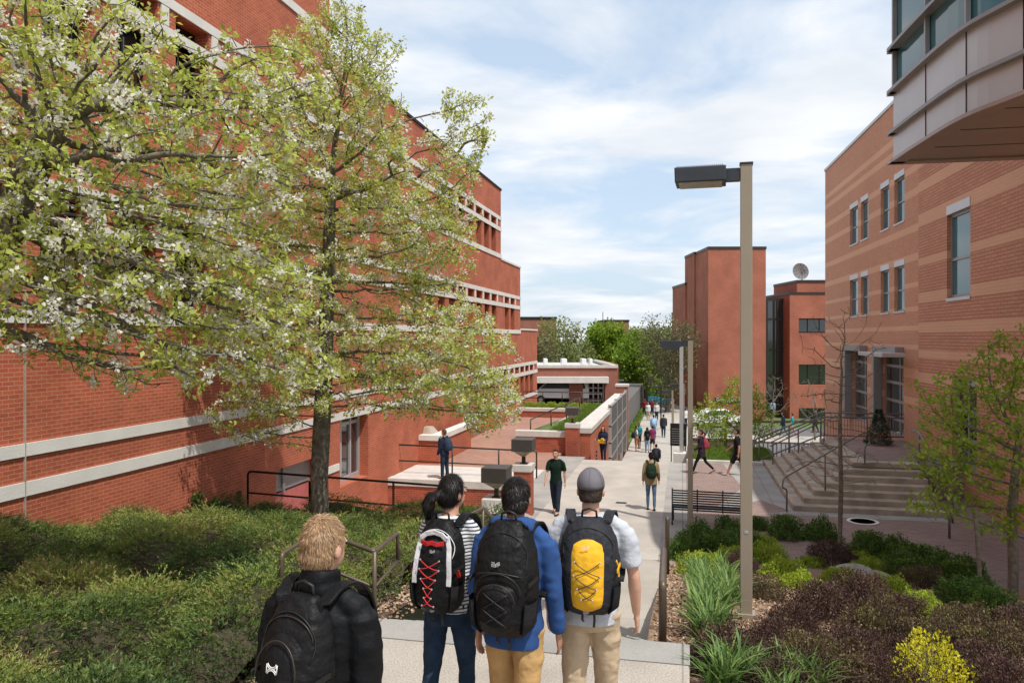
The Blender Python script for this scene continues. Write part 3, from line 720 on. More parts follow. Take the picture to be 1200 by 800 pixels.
o = T('tall_brick_pier', 'dark red brick pier ending the gray slat screen', 'pier'); MB().box(-4.5, -3.7, 53.2, 54.2, -6.1, -.9).build('shaft', M['brickM'], o); MB().box(-4.55, -3.65, 53.15, 54.25, -.898, -.75).build('pier_cap', M['conc'], o)
o = T('stair_parapet', 'pale topped brick parapet stepping down beside the lower stairs', 'wall'); q = MB()
P = [(37.2,-4.0),(43.5,-4.9),(43.5,-6),(37.2,-6)]
q.add([(-3.84,y,z) for y,z in P]+[(-3.55,y,z) for y,z in P], [(0,1,2,3),(7,6,5,4)]+[(i,(i+1)%4,(i+1)%4+4,i+4) for i in range(4)]); q.build('brick_face', M['brickL'], o)
MB().bar((-3.69,37.1,-3.93), (-3.69,43.6,-4.83), .36, .14).build('coping', M['conc'], o)
# planter top and soil
structure('planter_soil', MB().box(-10, -4.6, 46.56, 49.5, -3.4, -1.95), M['soil'], 'soil of the raised planter behind the plaza')
structure('slope_soil', MB().add([(-7.0,32.7,-1.75),(-4.52,32.7,-1.68),(-4.52,46.2,-1.62),(-5.9,46.2,-1.95)], [(0,1,2,3)]), M['lawn'], 'grass wedge behind the long retaining wall')
q = MB(); q.add([(-6.9,32.7,-2.38),(-6.4,32.7,-2.38),(-5.3,41.5,-1.9),(-5.8,41.5,-1.9),(-6.9,32.7,-1.95),(-6.4,32.7,-1.95),(-5.3,41.5,-1.62),(-5.8,41.5,-1.62)], [(4,5,6,7),(0,1,5,4),(1,2,6,5),(3,0,4,7)])
tag(q.build('ramp_kerb', M['concL']), 'white kerb climbing from the low wall to the planter', 'kerb')
# concrete trash block by tree and white sloped curb of the building
q = T('litter_bin', 'domed concrete litter bin on the red plaza behind the pear tree', 'litter bin', tuple(G(500, 539, -2.4)))
MB().box(-.42, .42, -.42, .42, 0, 1.0).build('body', M['concD'], q, bevel=.03)
d = MB(); d.frus((0,0), .45, .22, 1.0, 1.35); d.build('dome', M['concD'], q, bevel=.05)
ew = T('entrance_wall', 'brick entry wall with sloping white cap by the left building', 'wall'); 
y0, y1 = 28.6, 38.0
m = MB(); Pz = [(y0,-1.45),(y1,-1.45),(y1,-2.6),(y0,-2.6)]
MB().box(-12.9, -9.2, 28.35, 28.7, -3, -1.5).build('brick_face', M['brickL'], ew)
MB().box(-9.55, -9.2, 28.702, 33, -3, -1.5).build('brick_face', M['brickL'], ew)
MB().box(-12.9, -9.15, 28.3, 28.75, -1.498, -1.3).build('coping', M['concL'], ew); MB().box(-9.6, -9.15, 28.752, 33.05, -1.498, -1.3).build('coping', M['concL'], ew)

def railing(label, pts, posts, r=.022, mt='brownrail', rails=((),), name='railing', group='railings', n=8, square=False, inf=None):
    """pts: list of top polyline points; posts: list of (point, length); inf: offsets of lower rails"""
    o = T(name, label, 'railing', (0,0,0), group=group)
    def mk(nm, P, rr=r):
        q = MB()
        if square:
            for a, b in zip(P, P[1:]): q.bar(a, b, rr*2)
        else: q.tube(P, rr, n)
        return q.build(nm, M[mt], o, smooth=not square)
    mk('top_rail', pts)
    for k, dz in enumerate(inf or ()):
        mk('lower_rail', [Vector(p)-Vector((0,0,dz)) for p in pts])
    for p, ln in posts: mk('post', [Vector(p), Vector(p)-Vector((0,0,ln))], r*1.02)
    return o
def bend(pts, rr=.12):
    out = [Vector(pts[0])]
    for a, b, c in zip(pts, pts[1:], pts[2:]):
        a, b, c = Vector(a), Vector(b), Vector(c); u = (a-b); v = (c-b); k = min(rr, u.length*.45, v.length*.45); u.normalize(); v.normalize()
        for t in (0, .25, .5, .75, 1): out.append((b+u*k)*(1-t)**2 + b*2*t*(1-t) + (b+v*k)*t*t)
    out.append(Vector(pts[-1])); return out
# juniper side rail (areaway)
A = (-9.9, 16.15, -.62); B = (-4.7, 16.15, -.78)
railing('long dark railing behind the pear trunk at the sunken court', bend([(-9.9,16.15,-1.9), A, B, (-4.7,16.15,-1.9)]), [((-8.0,16.15,-.68), 1.3), ((-6.3,16.15,-.73), 1.3)], .026, 'bronze', inf=(.0,), square=False, name='metal_railing', group='dark railings by the sunken court')
MB().tube([(-9.9,16.15,-1.12), (-4.7,16.15,-1.3)], .022, 8).build('lower_rail', M['bronze'], bpy.data.objects['metal_railing'], smooth=True)
o2 = railing('dark railing on the white edge of the red plaza', bend([(-10.0,26.2,-1.38),(-4.95,26.2,-1.45),(-4.95,26.2,-2.38)], .1), [((-8.0,26.2,-1.40), 1.0), ((-6.3,26.2,-1.43), .98)], .028, 'bronze', name='metal_railing', group='dark railings by the sunken court')
MB().tube([(-10,26.2,-1.95), (-4.95,26.2,-2.0)], .024, 8).build('lower_rail', M['bronze'], o2, smooth=True)
o3 = railing('black railing on top of the far planter wall', [(-10,48.5,-1.0),(-4.9,48.5,-1.0)], [((-10+k*1.25,48.5,-1.0), .95) for k in range(5)], .03, 'bronze', name='metal_railing', group='plaza railings')
MB().tube([(-10,48.5,-1.4), (-4.9,48.5,-1.4)], .022, 8).build('lower_rail', M['bronze'], o3, smooth=True)
railing('short dark railing climbing the white kerb', [(-6.5,33.0,-1.1),(-5.4,41,-.75)], [((-6.5,33.0,-1.1),.9),((-6.1,36,-.97),.9),((-5.75,38.6,-.86),.85),((-5.4,41,-.75),.9)], .03, 'bronze', name='metal_railing', group='plaza railings')
# foreground left handrail
a_, b_, c_, d_ = W(330,649,7.1), W(374,622,8.2), W(439,646,7.75), W(466,624,8.9)
o = railing('brown tube handrail zigzagging beside the juniper bed', bend([a_-Vector((0,0,.9)), a_, b_, c_, d_, d_-Vector((0,0,.32))], .05), [(c_, .95)], .023, 'brownrail', name='handrail', group='brown handrails at the steps')
dn = Vector((0,0,.36)); q = MB(); q.tube([a_-dn, b_-dn, c_-dn, d_-dn+Vector((0,0,.04))], .019, 8); q.build('lower_rail', M['brownrail'], o, smooth=True)
# left rail seen between the girl and blue hoodie
a_, b_, c_ = W(541,607,10.2), W(566,595,11.4), W(584,612,12.4)
railing('brown tube handrail beyond the woman with the red laced backpack', bend([a_-Vector((0,0,.7)), a_, b_, c_], .05), [(b_-Vector((0,0,.0)), 1.1), (a_, 1)], .022, 'brownrail', name='handrail', group='brown handrails at the steps')
# right handrails
t1 = W(777.5,644,7.9); bt = W(775,744,7.15)
ta = W(776.5,684,7.2)
railing('thick brown handrail at the right end of the near steps', bend([Vector((ta.x,ta.y,ta.z-.62)), ta, W(778,643,9.2), W(778,660,9.4)], .05), [], .038, 'brownrail', name='handrail', group='brown handrails at the steps', square=False)
railing('second brown handrail standing further down the right edge', bend([W(782,672,12.6), W(782,606,12.6), W(779,646,15.2)], .05), [], .034, 'brownrail', name='handrail', group='brown handrails at the steps')
# corner stair rails
def gr(label, pts, posts, inf=(), r=.024, nm='stair_railing'):
    return railing(label, pts, posts, r, 'grayrail', name=nm, group='gray railings of the corner steps', inf=inf)
gr('gray pipe rail slanting up the corner of the stairs', bend([(2.85,22.7,-2.4),(2.85,22.7,-1.75),(2.7,22.5,-1.7),(2.75,22.55,-1.42),(5.3,25.05,-.42),(5.55,25.25,-.42),(5.6,25.3,-.75),(5.4,25.1,-.8),(5.4,25.1,-1.35)], .1), [((4.05,23.8,-.93), 1.1)])
o = gr('gray picket railing along the back of the corner steps', [(2.7,31.2,-1.5),(5.15,31.2,-.38),(10.4,31.2,-.36)], [((2.9,31.2,-1.4),1.1),((4.0,31.2,-.9),1.2),((5.15,31.2,-.38),1.0),((6.8,31.2,-.37),1.0),((8.6,31.2,-.37),1.0),((10.3,31.2,-.37),1.0)], inf=(.16,.86), r=.03)
q = MB()
for k in range(52):
    x = 5.2+k*.1; q.bar((x,31.2,-1.25),(x,31.2,-.5), .016)
q.build('picket', M['grayrail'], o)['kind'] = 'stuff'
gr('lower gray double rail at the left edge of the corner steps', [(3.2,30.2,-1.45),(5.1,30.2,-.45)], [((3.3,30.2,-1.4),.95),((4.2,30.2,-.93),.95),((5.1,30.2,-.45),.9)], inf=(.14,))
gr('shiny gray rail beside the steps along the banded wall', bend([(7.05,26.5,-.42),(7.05,25.6,-.42),(7.05,22.7,-1.45),(6.95,22.3,-1.45),(6.95,22.3,-2.4)], .1), [((7.05,25.6,-.42),.95),((7.05,24.2,-.92),1.1)], r=.03)
gr('short gray rail in front of the dark window well', bend([(6.35,20.6,-2.4),(6.35,20.6,-1.75),(7.3,17.6,-1.75),(7.3,17.6,-2.4)], .1), [], r=.03)
# window well lattice
ww = T('window_well_grille', 'black lattice grille around the window well at the banded wall', 'grille', (0,0,0)); pts = [Vector((7.75,18.9,0)), Vector((7.1,18.0,0)), Vector((6.85,17.0,0)), Vector((7.0,16.1,0)), Vector((7.4,15.5,0)), Vector((7.75,15.2,0))]
pp = bend([tuple(p) for p in pts], .4); q = MB()
for z in np.arange(-2.3, -1.15, .11):
    q.tube([p+Vector((0,0,z)) for p in pp], .012, 4)
q.build('cross_bar', M['black'], ww); q = MB()
for i in range(60):
    t = i/59*(len(pp)-1); k = min(int(t), len(pp)-2); p = pp[k].lerp(pp[k+1], t-k); q.bar(p+Vector((0,0,-2.38)), p+Vector((0,0,-1.12)), .016)
q.build('picket', M['black'], ww)['kind'] = 'stuff'
q = MB(); q.tube([p+Vector((0,0,-2.36)) for p in pp], .08, 8); q.build('kerb_ring', M['concL'], ww, smooth=True)
q = MB(); q.tube([p+Vector((0,0,-1.1)) for p in pp], .025, 8); q.build('top_rail', M['grayrail'], ww, smooth=True)

# lamp posts
def lamp_post(x, y, z0, z1, label, w_=.125, arm=.35, L_=.54, mt='taupe', rz=0):
    o = T('lamp_post', label, 'lamp post', (x, y, z0), rz=rz, group='square lamp posts along the walkway'); h = z1-z0; a = w_/2
    MB().box(-a, a, -a, a, -.15, h).build('pole', M[mt], o, bevel=.006)
    MB().box(-a-.008, a+.008, -a-.008, a+.008, h+.001, h+.02).build('pole_cap', M['bronze'], o)
    MB().box(-a-.15, -a-.002, -.05, .05, h-.17, h-.035).build('arm', M['lampdark'], o)
    q = MB(); x0 = -a-.15-L_; x1 = -a-.15
    q.add([(x0,-.2,h-.185),(x1,-.2,h-.185),(x1,.2,h-.185),(x0,.2,h-.185),(x0-.005,-.2,h-.025),(x1,-.2,h-.025),(x1,.2,h-.025),(x0-.005,.2,h-.025)], [(0,3,2,1),(4,5,6,7),(0,1,5,4),(1,2,6,5),(2,3,7,6),(3,0,4,7)])
    hh = q.build('lamp_head', M['lampdark'], o, bevel=.008)
    q = MB()
    for k in range(24): xx = x0+.02+k*(L_-.04)/24; q.box(xx, xx+.009, -.19, .19, h-.025, h-.013)
    q.build('fin', M['lampdark'], hh)
    q = MB().box(x0+.04, x1-.04, -.17, .17, h-.197, h-.185); q.build('lens', M['lamplens'], hh)
    q = MB().box(-.02, .02, -a-.004, -a, .9, .93); q.build('screw_plate', M['alum'], o)
    q = MB().box(-a-.03, a+.03, -a-.03, a+.03, -.1, .03); q.build('base_plate', M['taupe'], o)
    return o
v = W(874.5, 722, 8.37); lamp_post(v.x, v.y, v.z+.02, W(874.5,193.5,8.37).z, 'nearest tall taupe lamp post standing in the shrub bed', rz=-.05)
v = W(809, 622, 19.8); lamp_post(v.x, v.y, -2.42, W(809,398,19.8).z, 'second taupe lamp post behind the slatted bench', w_=.13)
v = W(798.5, 531, 35); lp = lamp_post(v.x, v.y, v.z, W(798.5,405,35).z, 'pale lamp post on a white plinth beyond the bench', w_=.17, mt='alum')
q = MB().box(-.35, .35, -.35, .35, -.5, .05); q.build('plinth', M['concL'], lp, bevel=.02)
v = W(801, 531, 45); lamp_post(v.x, v.y, -5.3, W(801,449,45).z, 'fourth lamp post seen just behind the pale one')
v = W(788, 500, 56); lamp_post(v.x, v.y, -5.3, W(788,457,56).z, 'small distant lamp post beside the lower walkway')
v = W(789, 500, 64); lamp_post(v.x, v.y, -5.3, W(789,467,64).z, 'most distant lamp post near the far trees')
v = W(774.5, 498, 66); lamp_post(v.x, v.y, -5.3, W(774.5,452,66).z, 'thin black lamp post among the people on the lower walkway', mt='black', w_=.11)

# bench seen from behind
b0 = G(787, 614, -2.4)
BN = T('slatted_bench', 'black metal slatted bench seen from behind on the brick plaza', 'bench', (b0.x, b0.y, -2.4), rz=R(-3))
bw = 1.92
for k in range(9):
    z = .38+k*.062; MB().box(0, bw, .0-.012*k*.0, .018, z, z+.036).build('back_slat', M['black'], BN, loc=None)
for k in range(7): MB().box(0, bw, .06+k*.07, .1+k*.07, .42, .44).build('seat_slat', M['black'], BN)
for x in (0.0, bw/3, 2*bw/3, bw-.03):
    q = MB().box(x, x+.03, -.004, .03, 0 if x in (0.0, bw-.03) else .36, .95); q.box(x, x+.03, .03, .55, .38, .415); 
    if x in (0.0, bw-.03): q.box(x, x+.03, .5, .54, 0, .38); q.box(x, x+.03, -.05, .1, 0, .03)
    q.build('leg_frame', M['black'], BN)
# stone bench / low seats beyond
q = T('stone_bench', 'low dark seat wall in front of the white car', 'bench', tuple(W(845,524,44))); MB().box(-1.6, 1.8, -.2, .2, 0, .38).build('seat', M['concD'], q); MB().box(-1.7, 1.9, -.25, .25, .382, .48).build('slab', M['black'], q)
# manhole and drain
mv = G(1011, 611, -2.4); o = T('manhole_cover', 'round dark manhole cover with white ring on the brick paving', 'manhole', (mv.x, mv.y, -2.393))
q = MB(); q.loft([[Vector((r*math.cos(2*math.pi*k/40), r*math.sin(2*math.pi*k/40), z)) for k in range(40)] for r, z in ((.40,0),(.40,.012),(.31,.012),(.31,.0))], cap=False); q.build('ring', M['concL'], o)
q = MB(); q.loft([[Vector((r*math.cos(2*math.pi*k/40), r*math.sin(2*math.pi*k/40), .006)) for k in range(40)] for r in (.31,.01)], cap=True); q.build('cover', mat('rusty iron', (.10,.06,.045), .8, .2, .5, 30), o)
dv_ = G(728, 589, -2.4); o = T('drain_grate', 'small brown drain grate set in the concrete walkway', 'drain', (dv_.x, dv_.y, -2.397)); MB().box(-.16, .16, -.09, .09, 0, .008).build('grate', mat('iron grate', (.11,.075,.055), .8), o)
q = MB()
for k in range(6): q.box(-.13, .13, -.075+k*.026, -.065+k*.026, .0082, .012)
q.build('slot', M['dark'], o)
# directory sign
v = W(795, 520, 43); o = T('information_sign', 'black information board beside the lower lamp posts', 'sign', (v.x, v.y, v.z-.4)); MB().box(-.45, .45, -.05, .05, .3, 1.55).build('board', M['black'], o); 
for x in (-.42, .36): MB().box(x, x+.06, -.03, .03, -.6, .3).build('post', M['bronze'], o)
q = MB()
for k in range(7): q.box(-.36, .2+.12*((k*37) % 3)/2, -.056, -.051, .45+k*.13, .48+k*.13)
q.build('print_line', M['alumd'], o)
q = T('rubbish_bin', 'gray domed bin near the white picket fence', 'bin', tuple(W(912,527,50)-Vector((0,0,.0)))); MB().tube([(0,0,-1),(0,0,.55),(0,0,.75),(0,0,.85)], [.5,.5,.38,.12], 14).build('body', M['concD'], q, smooth=True)

# vehicles
def car(label, loc, rz, kind='car', L_=4.5, H_=1.45, Wd=1.8, mt='white'):
    o = T('parked_'+kind, label, kind, loc, rz)
    hw = Wd/2
    if kind == 'car': prof = [(-.5,.28),(-.5,.62),(-.44,.66),(-.36,.68),(-.2,.98),(.16,1.0),(.33,.72),(.46,.62),(.5,.5),(.5,.28)]
    else: prof = [(-.5,.25),(-.5,.55),(-.47,.93),(-.44,1.0),(.22,1.0),(.38,.62),(.48,.52),(.5,.4),(.5,.25)]
    q = MB(); secs = []
    for sx_, inset in ((-1,.10),(-.93,.0),(-.6,0),(0,0),(.6,0),(.93,.0),(1,.10)):
        ring = []
        for px, pz in prof:
            top = max(0, (pz-.66)/.34); y = sx_*hw*(1-.20*top); ring.append(Vector((px*L_*(1-inset*.1), y, pz*H_*(1-inset*.15*top*3))))
        secs.append(ring)
    q.loft(secs); body = q.build('body', M[mt], o, auto=40, bevel=.03)
    for sy in (-1, 1):
        q = MB(); zt = .94*H_; zb = .68*H_
        xs = (-.33, -.18, .13, .29) if kind == 'car' else (-.44, -.42, .2, .33)
        q.add([(xs[0]*L_, sy*(hw*.985), zb), (xs[3]*L_, sy*(hw*.985), zb), (xs[2]*L_, sy*(hw*.835), zt), (xs[1]*L_, sy*(hw*.835), zt)], [(0,1,2,3)])
        q.v = [(x, y*1.012, z) for x, y, z in q.v]; q.build('side_window', M['glass'], o)
    q = MB(); fx = (.335, .17) if kind == 'car' else (.385, .235)
    q.add([(fx[0]*L_+.02, -hw*.85, .70*H_), (fx[0]*L_+.02, hw*.85, .70*H_), (fx[1]*L_+.03, hw*.75, .97*H_), (fx[1]*L_+.03, -hw*.75, .97*H_)], [(0,1,2,3)]); q.build('windscreen', M['glass'], o)
    for sx_ in (-.31, .32):
        for sy in (-1, 1):
            t = MB(); t.tube([(sx_*L_, sy*(hw-.2), .33), (sx_*L_, sy*(hw+.01), .33)], .33, 18); w_ = t.build('wheel', M['black'], o)
            t = MB(); t.tube([(sx_*L_, sy*(hw+.0), .33), (sx_*L_, sy*(hw+.02), .33)], .19, 12); t.build('rim', M['alum'], w_)
    for sy in (-1, 1):
        MB().box(L_*.485, L_*.502, sy*hw*.62-.16, sy*hw*.62+.16, .48*H_, .56*H_).build('headlight', M['alum'], o)
        MB().box(-L_*.503, -L_*.49, sy*hw*.7-.12, sy*hw*.7+.12, .5*H_, .6*H_).build('tail_light', M['pink'], o)
    return o
v = W(838, 508, 68); car('white car parked on the road by the far hall', (v.x, v.y, -5.41), TH+R(180), 'car', 4.5, 1.6)
0 and car('white sedan on the road mostly hidden by the near lamp post', (v.x+1, v.y, -5.41), TH, 'car')
v = W(655, 471, 61); car('white minivan parked in the service bay', (v.x, v.y, -2.7), TH+R(180), 'van', 4.6, 1.75)
0 and car('white car beside the tower behind the lamp posts', (v.x-.5, v.y, -5.3), TH+R(90), 'car')
# picket fence (white) by the cross walk
pf = T('picket_fence', 'pale slender picket fence beyond the corner steps', 'fence')
for k in range(30): x = 2.7+k*.2; MB().box(x, x+.05, 38, 38.05, -5, -2.5).build('picket', M['alum'], pf)
MB().box(2.6, 8.7, 38, 38.06, -2.5, -2.43).build('rail', M['alum'], pf)
# turquoise tent far away
tn = T('canopy_tent', 'turquoise canopy far down the walkway under the trees', 'tent', tuple(W(765, 494, 100)))
q = MB(); q.frus((0,0), 2.8, .25, 2.2, 3.4); q.build('roof', mat('turquoise canvas', (.04,.34,.40), .7), tn)
for x in (-2.7, 2.7):
    for y in (-2.7, 2.7): MB().box(x-.04, x+.04, y-.04, y+.04, 0, 2.2).build('pole', M['alum'], tn)
q = MB(); q.box(-2.75, 2.75, -2.76, -2.7, 1.4, 2.2); q.build('valance', bpy.data.materials['turquoise canvas'], tn)
# ================================================================== vegetation
def kites(P, D, Nn, size, wid=.45, fold=.0):
    """leaf shaped quads: P base (n,3), D axis, Nn normal-ish, size (n,)"""
    D = D/np.linalg.norm(D, axis=1, keepdims=True); S = np.cross(D, Nn); S /= np.maximum(np.linalg.norm(S, axis=1, keepdims=True), 1e-6)
    U = np.cross(S, D); s = size[:, None]
    a = P; b = P+D*s*.45+S*s*wid*.5+U*s*fold; c = P+D*s; d = P+D*s*.45-S*s*wid*.5+U*s*fold
    V = np.stack([a, b, c, d], 1).reshape(-1, 3); F = np.arange(len(V)).reshape(-1, 4)
    return V, F
def rnd_dir(n, up=0, r=rng):
    v = r.normal(size=(n, 3)); v /= np.linalg.norm(v, axis=1, keepdims=True); v[:, 2] += up
    return v/np.linalg.norm(v, axis=1, keepdims=True)
def colonize(start, attr, step=.16, dk=.32, di=2.2, iters=140, jit=.15, grav=0, seed=1):
    r = np.random.default_rng(seed)
    nodes = [np.array(p, float) for p in start]; par = [i-1 for i in range(len(start))]
    A = np.array(attr, float); NP = np.array(nodes)
    D = np.linalg.norm(A[:, None]-NP[None], axis=2); near = D.argmin(1); nd = D.min(1)
    for it in range(iters):
        act = nd < di
        if not act.any() or len(A) == 0: break
        idx = near[act]; vec = A[act]-NP[idx]; vec /= np.maximum(np.linalg.norm(vec, axis=1, keepdims=True), 1e-6)
        dirs = {}
        acc = np.zeros((len(NP), 3)); np.add.at(acc, idx, vec); u = np.unique(idx)
        new = []; newp = []
        for i in u:
            d = acc[i]; l = np.linalg.norm(d)
            if l < 1e-3: continue
            d = d/l + r.normal(size=3)*jit + np.array([0, 0, grav]); d /= np.linalg.norm(d)
            new.append(NP[i]+d*step); newp.append(int(i))
        if not new: break
        o = len(NP); NW = np.array(new); NP = np.vstack([NP, NW]); par += newp
        DD = np.linalg.norm(A[:, None]-NW[None], axis=2); m = DD.min(1); am = DD.argmin(1)
        upd = m < nd; near[upd] = am[upd]+o; nd[upd] = m[upd]
        keep = nd > dk; A = A[keep]; near = near[keep]; nd = nd[keep]
        if len(NP) > 16000: break
    return NP, par
def skeleton(NP, par, r_tip=.006, expo=2.3, r_max=None):
    n = len(NP); ch = [[] for _ in range(n)]
    for i, p in enumerate(par):
        if p >= 0: ch[p].append(i)
    rad = np.zeros(n)
    for i in range(n-1, -1, -1):
        rad[i] = (sum(rad[c]**expo for c in ch[i]))**(1/expo) if ch[i] else r_tip
    raw = rad.copy()
    if r_max:
        f = np.clip((raw-r_tip)/(raw[0]-r_tip+1e-9), 0, 1); rad = r_tip+(r_max-r_tip)*f**1.12
    return ch, rad, raw
def branch_mesh(NP, ch, rad, nside=6, minr=0):
    mb = MB(); st = [(0, None)]
    while st:
        i, frm = st.pop(); P = [] ; Rr = []
        if frm is not None: P.append(NP[frm]); Rr.append(min(rad[frm], rad[i]*1.25))
        while True:
            P.append(NP[i]); Rr.append(rad[i])
            if not ch[i]: break
            c = max(ch[i], key=lambda k: rad[k])
            for k in ch[i]:
                if k != c: st.append((k, i))
            i = c
        if len(P) > 1 and max(Rr) >= minr:
            ns = nside if max(Rr) > .03 else (5 if max(Rr) > .012 else 3)
            P = [Vector(p) for p in P]
            if len(P) > 4 and max(Rr) < .05:   # light decimation of twigs
                keep = list(range(0, len(P)-1, 2))+[len(P)-1]; P = [P[k] for k in keep]; Rr = [Rr[k] for k in keep]
            mb.tube(P, Rr, ns, cap=False)
    return mb
def in_ell(n, cs, r=rng):
    """points in union of ellipsoids; cs: (cx,cy,cz,rx,ry,rz,weight)"""
    out = []; ws = np.array([c[6] for c in cs], float); ws /= ws.sum()
    for c, k in zip(cs, (ws*n).astype(int)):
        v = r.normal(size=(k, 3)); v /= np.linalg.norm(v, axis=1, keepdims=True); v *= r.random((k, 1))**(1/2.4)
        out.append(v*np.array(c[3:6])+np.array(c[:3]))
    return np.vstack(out)
def spray(NP, rad, rmax, per, spread, size, r, up=.15, keep=1.0, wid=.5, fold=.08, droop=0):
    idx = np.where(rad <= rmax)[0]
    if keep < 1: idx = idx[r.random(len(idx)) < keep]
    base = np.repeat(NP[idx], per, 0); n = len(base)
    off = rnd_dir(n, 0, r)*(spread*r.random((n, 1))**.6); P = base+off
    D = off/np.maximum(np.linalg.norm(off, axis=1, keepdims=True), 1e-6)*.6+rnd_dir(n, up, r)*.8; D[:, 2] -= droop
    s = size*(.6+.7*r.random(n)); V, F = kites(P, D, rnd_dir(n, .9, r), s, wid, fold)
    g = np.repeat(r.random(len(idx)), per); t = np.clip(.55*r.random(n)+.5*g-.02, 0, 1)
    return V, F, t
def tree(label, base, r0, trunk_pts, ells, nattr, leaf, bark, name='tree', group=None, leafargs=None, bloom=None, step=.16, dk=.3, di=2.2, jit=.15, seed=1, r_tip=.006, expo=2.3, grav=.02, nside=8, leafsmooth=False):
    r = np.random.default_rng(seed)
    o = T(name, label, 'tree', tuple(base), group=group)
    B = np.array(base)
    NP, par = colonize([np.array(p) for p in trunk_pts], in_ell(nattr, ells, r), step, dk, di, 160, jit, grav, seed)
    ch, rad, raw = skeleton(NP, par, r_tip, expo, r0)
    tm = branch_mesh(NP, ch, rad, nside); tm.build('trunk', M[bark], o, smooth=True)
    if leaf:
        V, F, t = spray(NP, raw, r=r, **leafargs); me = np_mesh('crown', V, F, t); link('crown', me, M[leaf], o)
    if bloom:
        V, F, t = spray(NP, raw, r=r, **bloom); me = np_mesh('blossom', V, F, t); link('blossom', me, M['bloom'], o)
    return o
def tp(*pts, n=6):
    """trunk polyline resampled"""
    P = [Vector(p) for p in pts]; out = []
    for a, b in zip(P, P[1:]):
        k = max(1, int((b-a).length/.2))
        out += [a.lerp(b, i/k) for i in range(k)]
    out.append(P[-1]); return [tuple(p) for p in out]
def rel(px, py, Z, B):
    v = W(px, py, Z)-B; return (v.x, v.y, v.z)
# --- pear tree in the middle left
B = W(376, 612, 15.4); B.z -= .25
def E(px, py, Z, rpx, rpy, rz, w_, B): 
    v = W(px, py, Z)-B; s = Z/900; return (v.x, v.y, v.z, rpx*s, rz, rpy*s, w_)
els = [E(390,150,15.2,95,150,1.6,3.2,B), E(470,260,15,100,120,1.5,3,B), E(330,300,15.6,110,130,1.5,2.6,B), E(500,420,14.6,115,75,1.5,2.8,B), E(360,420,15,120,80,1.6,2.4,B), E(570,470,14.4,45,40,1.0,.7,B), E(545,160,15,38,60,.8,.5,B), E(415,60,15.2,60,60,1.0,.8,B), E(300,480,15.2,60,45,1,.5,B)]
tree('blossoming pear tree with upright crown in the juniper bed', B, .175, tp((0,0,0), rel(374,560,15.4,B), rel(377,500,15.4,B), rel(380,440,15.3,B), rel(384,330,15.2,B), rel(388,210,15.2,B)), els, 5200, 'leafp', 'bark', 'pear_tree', 'blossoming pear trees', dict(rmax=.015, per=15, spread=.13, size=.080, keep=.72, wid=.52, fold=.1, droop=.25), dict(rmax=.014, per=22, spread=.09, size=.042, keep=.42, wid=.9, fold=.12), step=.13, dk=.17, di=1.6, seed=3, nside=10, grav=.03)
# --- near pear tree whose trunk stands outside the frame on the left
B = Vector((-7.2, 5.6, -.35))
els = [E(60,90,7.4,190,110,1.5,3.4,B), E(210,190,7.6,170,105,1.4,3.2,B), E(90,330,7.2,160,105,1.3,3.2,B), E(270,350,7.8,125,70,1.1,1.7,B), E(300,110,8.0,105,65,1.0,1.2,B), E(20,230,6.8,120,110,1.2,2,B), E(180,420,7.6,140,38,.9,1.0,B), E(345,430,8.2,55,35,.7,.4,B)]
Bz = B
tree('nearer blossoming pear tree leaning in from the left edge', B, .21, tp((0,0,0),(.05,0,1.4),(.15,.1,2.2),(.5,.3,3.0),(.9,.5,3.9),(1.3,.6,4.8)), els, 6500, 'leafp', 'bark', 'pear_tree', 'blossoming pear trees', dict(rmax=.0125, per=15, spread=.10, size=.070, keep=.42, wid=.52, fold=.1, droop=.25), dict(rmax=.011, per=26, spread=.065, size=.038, keep=.27, wid=.95, fold=.15), step=.12, dk=.155, di=1.7, seed=11, nside=10, r_tip=.0045, grav=.01)
# --- bare young tree
B = G(984, 641, -2.45)
tree('slender leafless young tree before the corner steps', B, .052, tp((0,0,0),(.03,0,1.5),(.0,0,3.0),(.05,0,4.2)), [(0,0,3.2,1.0,1.0,1.6,3),(0,0,1.9,1.35,1.1,.7,2),(.1,0,4.8,1.1,.9,1.0,1.8)], 620, None, 'barkp', 'bare_tree', None, None, step=.14, dk=.2, di=1.5, seed=5, r_tip=.0065, grav=.12, nside=8, jit=.10, expo=2.2)
# --- leafing tree at right
B = G(1188, 720, -2.0); B = W(1186, 690, 13.0); B.z = -2.4
els = [E(1165,500,12.8,80,85,1.1,3,B), E(1110,540,12.8,55,50,.9,1.3,B), E(1190,430,12.8,50,50,.8,1,B), E(1115,470,12.8,40,40,.7,.8,B), E(1090,590,12.6,35,16,.6,.5,B), E(1160,600,12.8,50,30,.7,.8,B)]
tree('young tree leafing yellow green at the right edge', B, .085, tp((0,0,0),(.02,0,1.0),(.0,0,2.0),(.1,0,3.2)), els, 1300, 'leafy', 'barkp', 'young_tree', 'young leafing trees', dict(rmax=.011, per=8, spread=.10, size=.09, keep=.9, wid=.55, fold=.1), step=.12, dk=.19, di=1.6, seed=8, grav=.10, r_tip=.0045)
# stake beside it
sk = W(1152, 700, 12.2); tag(MB().tube([(sk.x,sk.y,-2.3),(W(1146,630,12.2).x,sk.y,W(1146,630,12.2).z),(W(1143,600,12.2).x,sk.y,W(1143,600,12.2).z)], .035, 8).build('tree_stake', M['barkp']), 'gray wooden stake leaning by the young tree', 'stake')
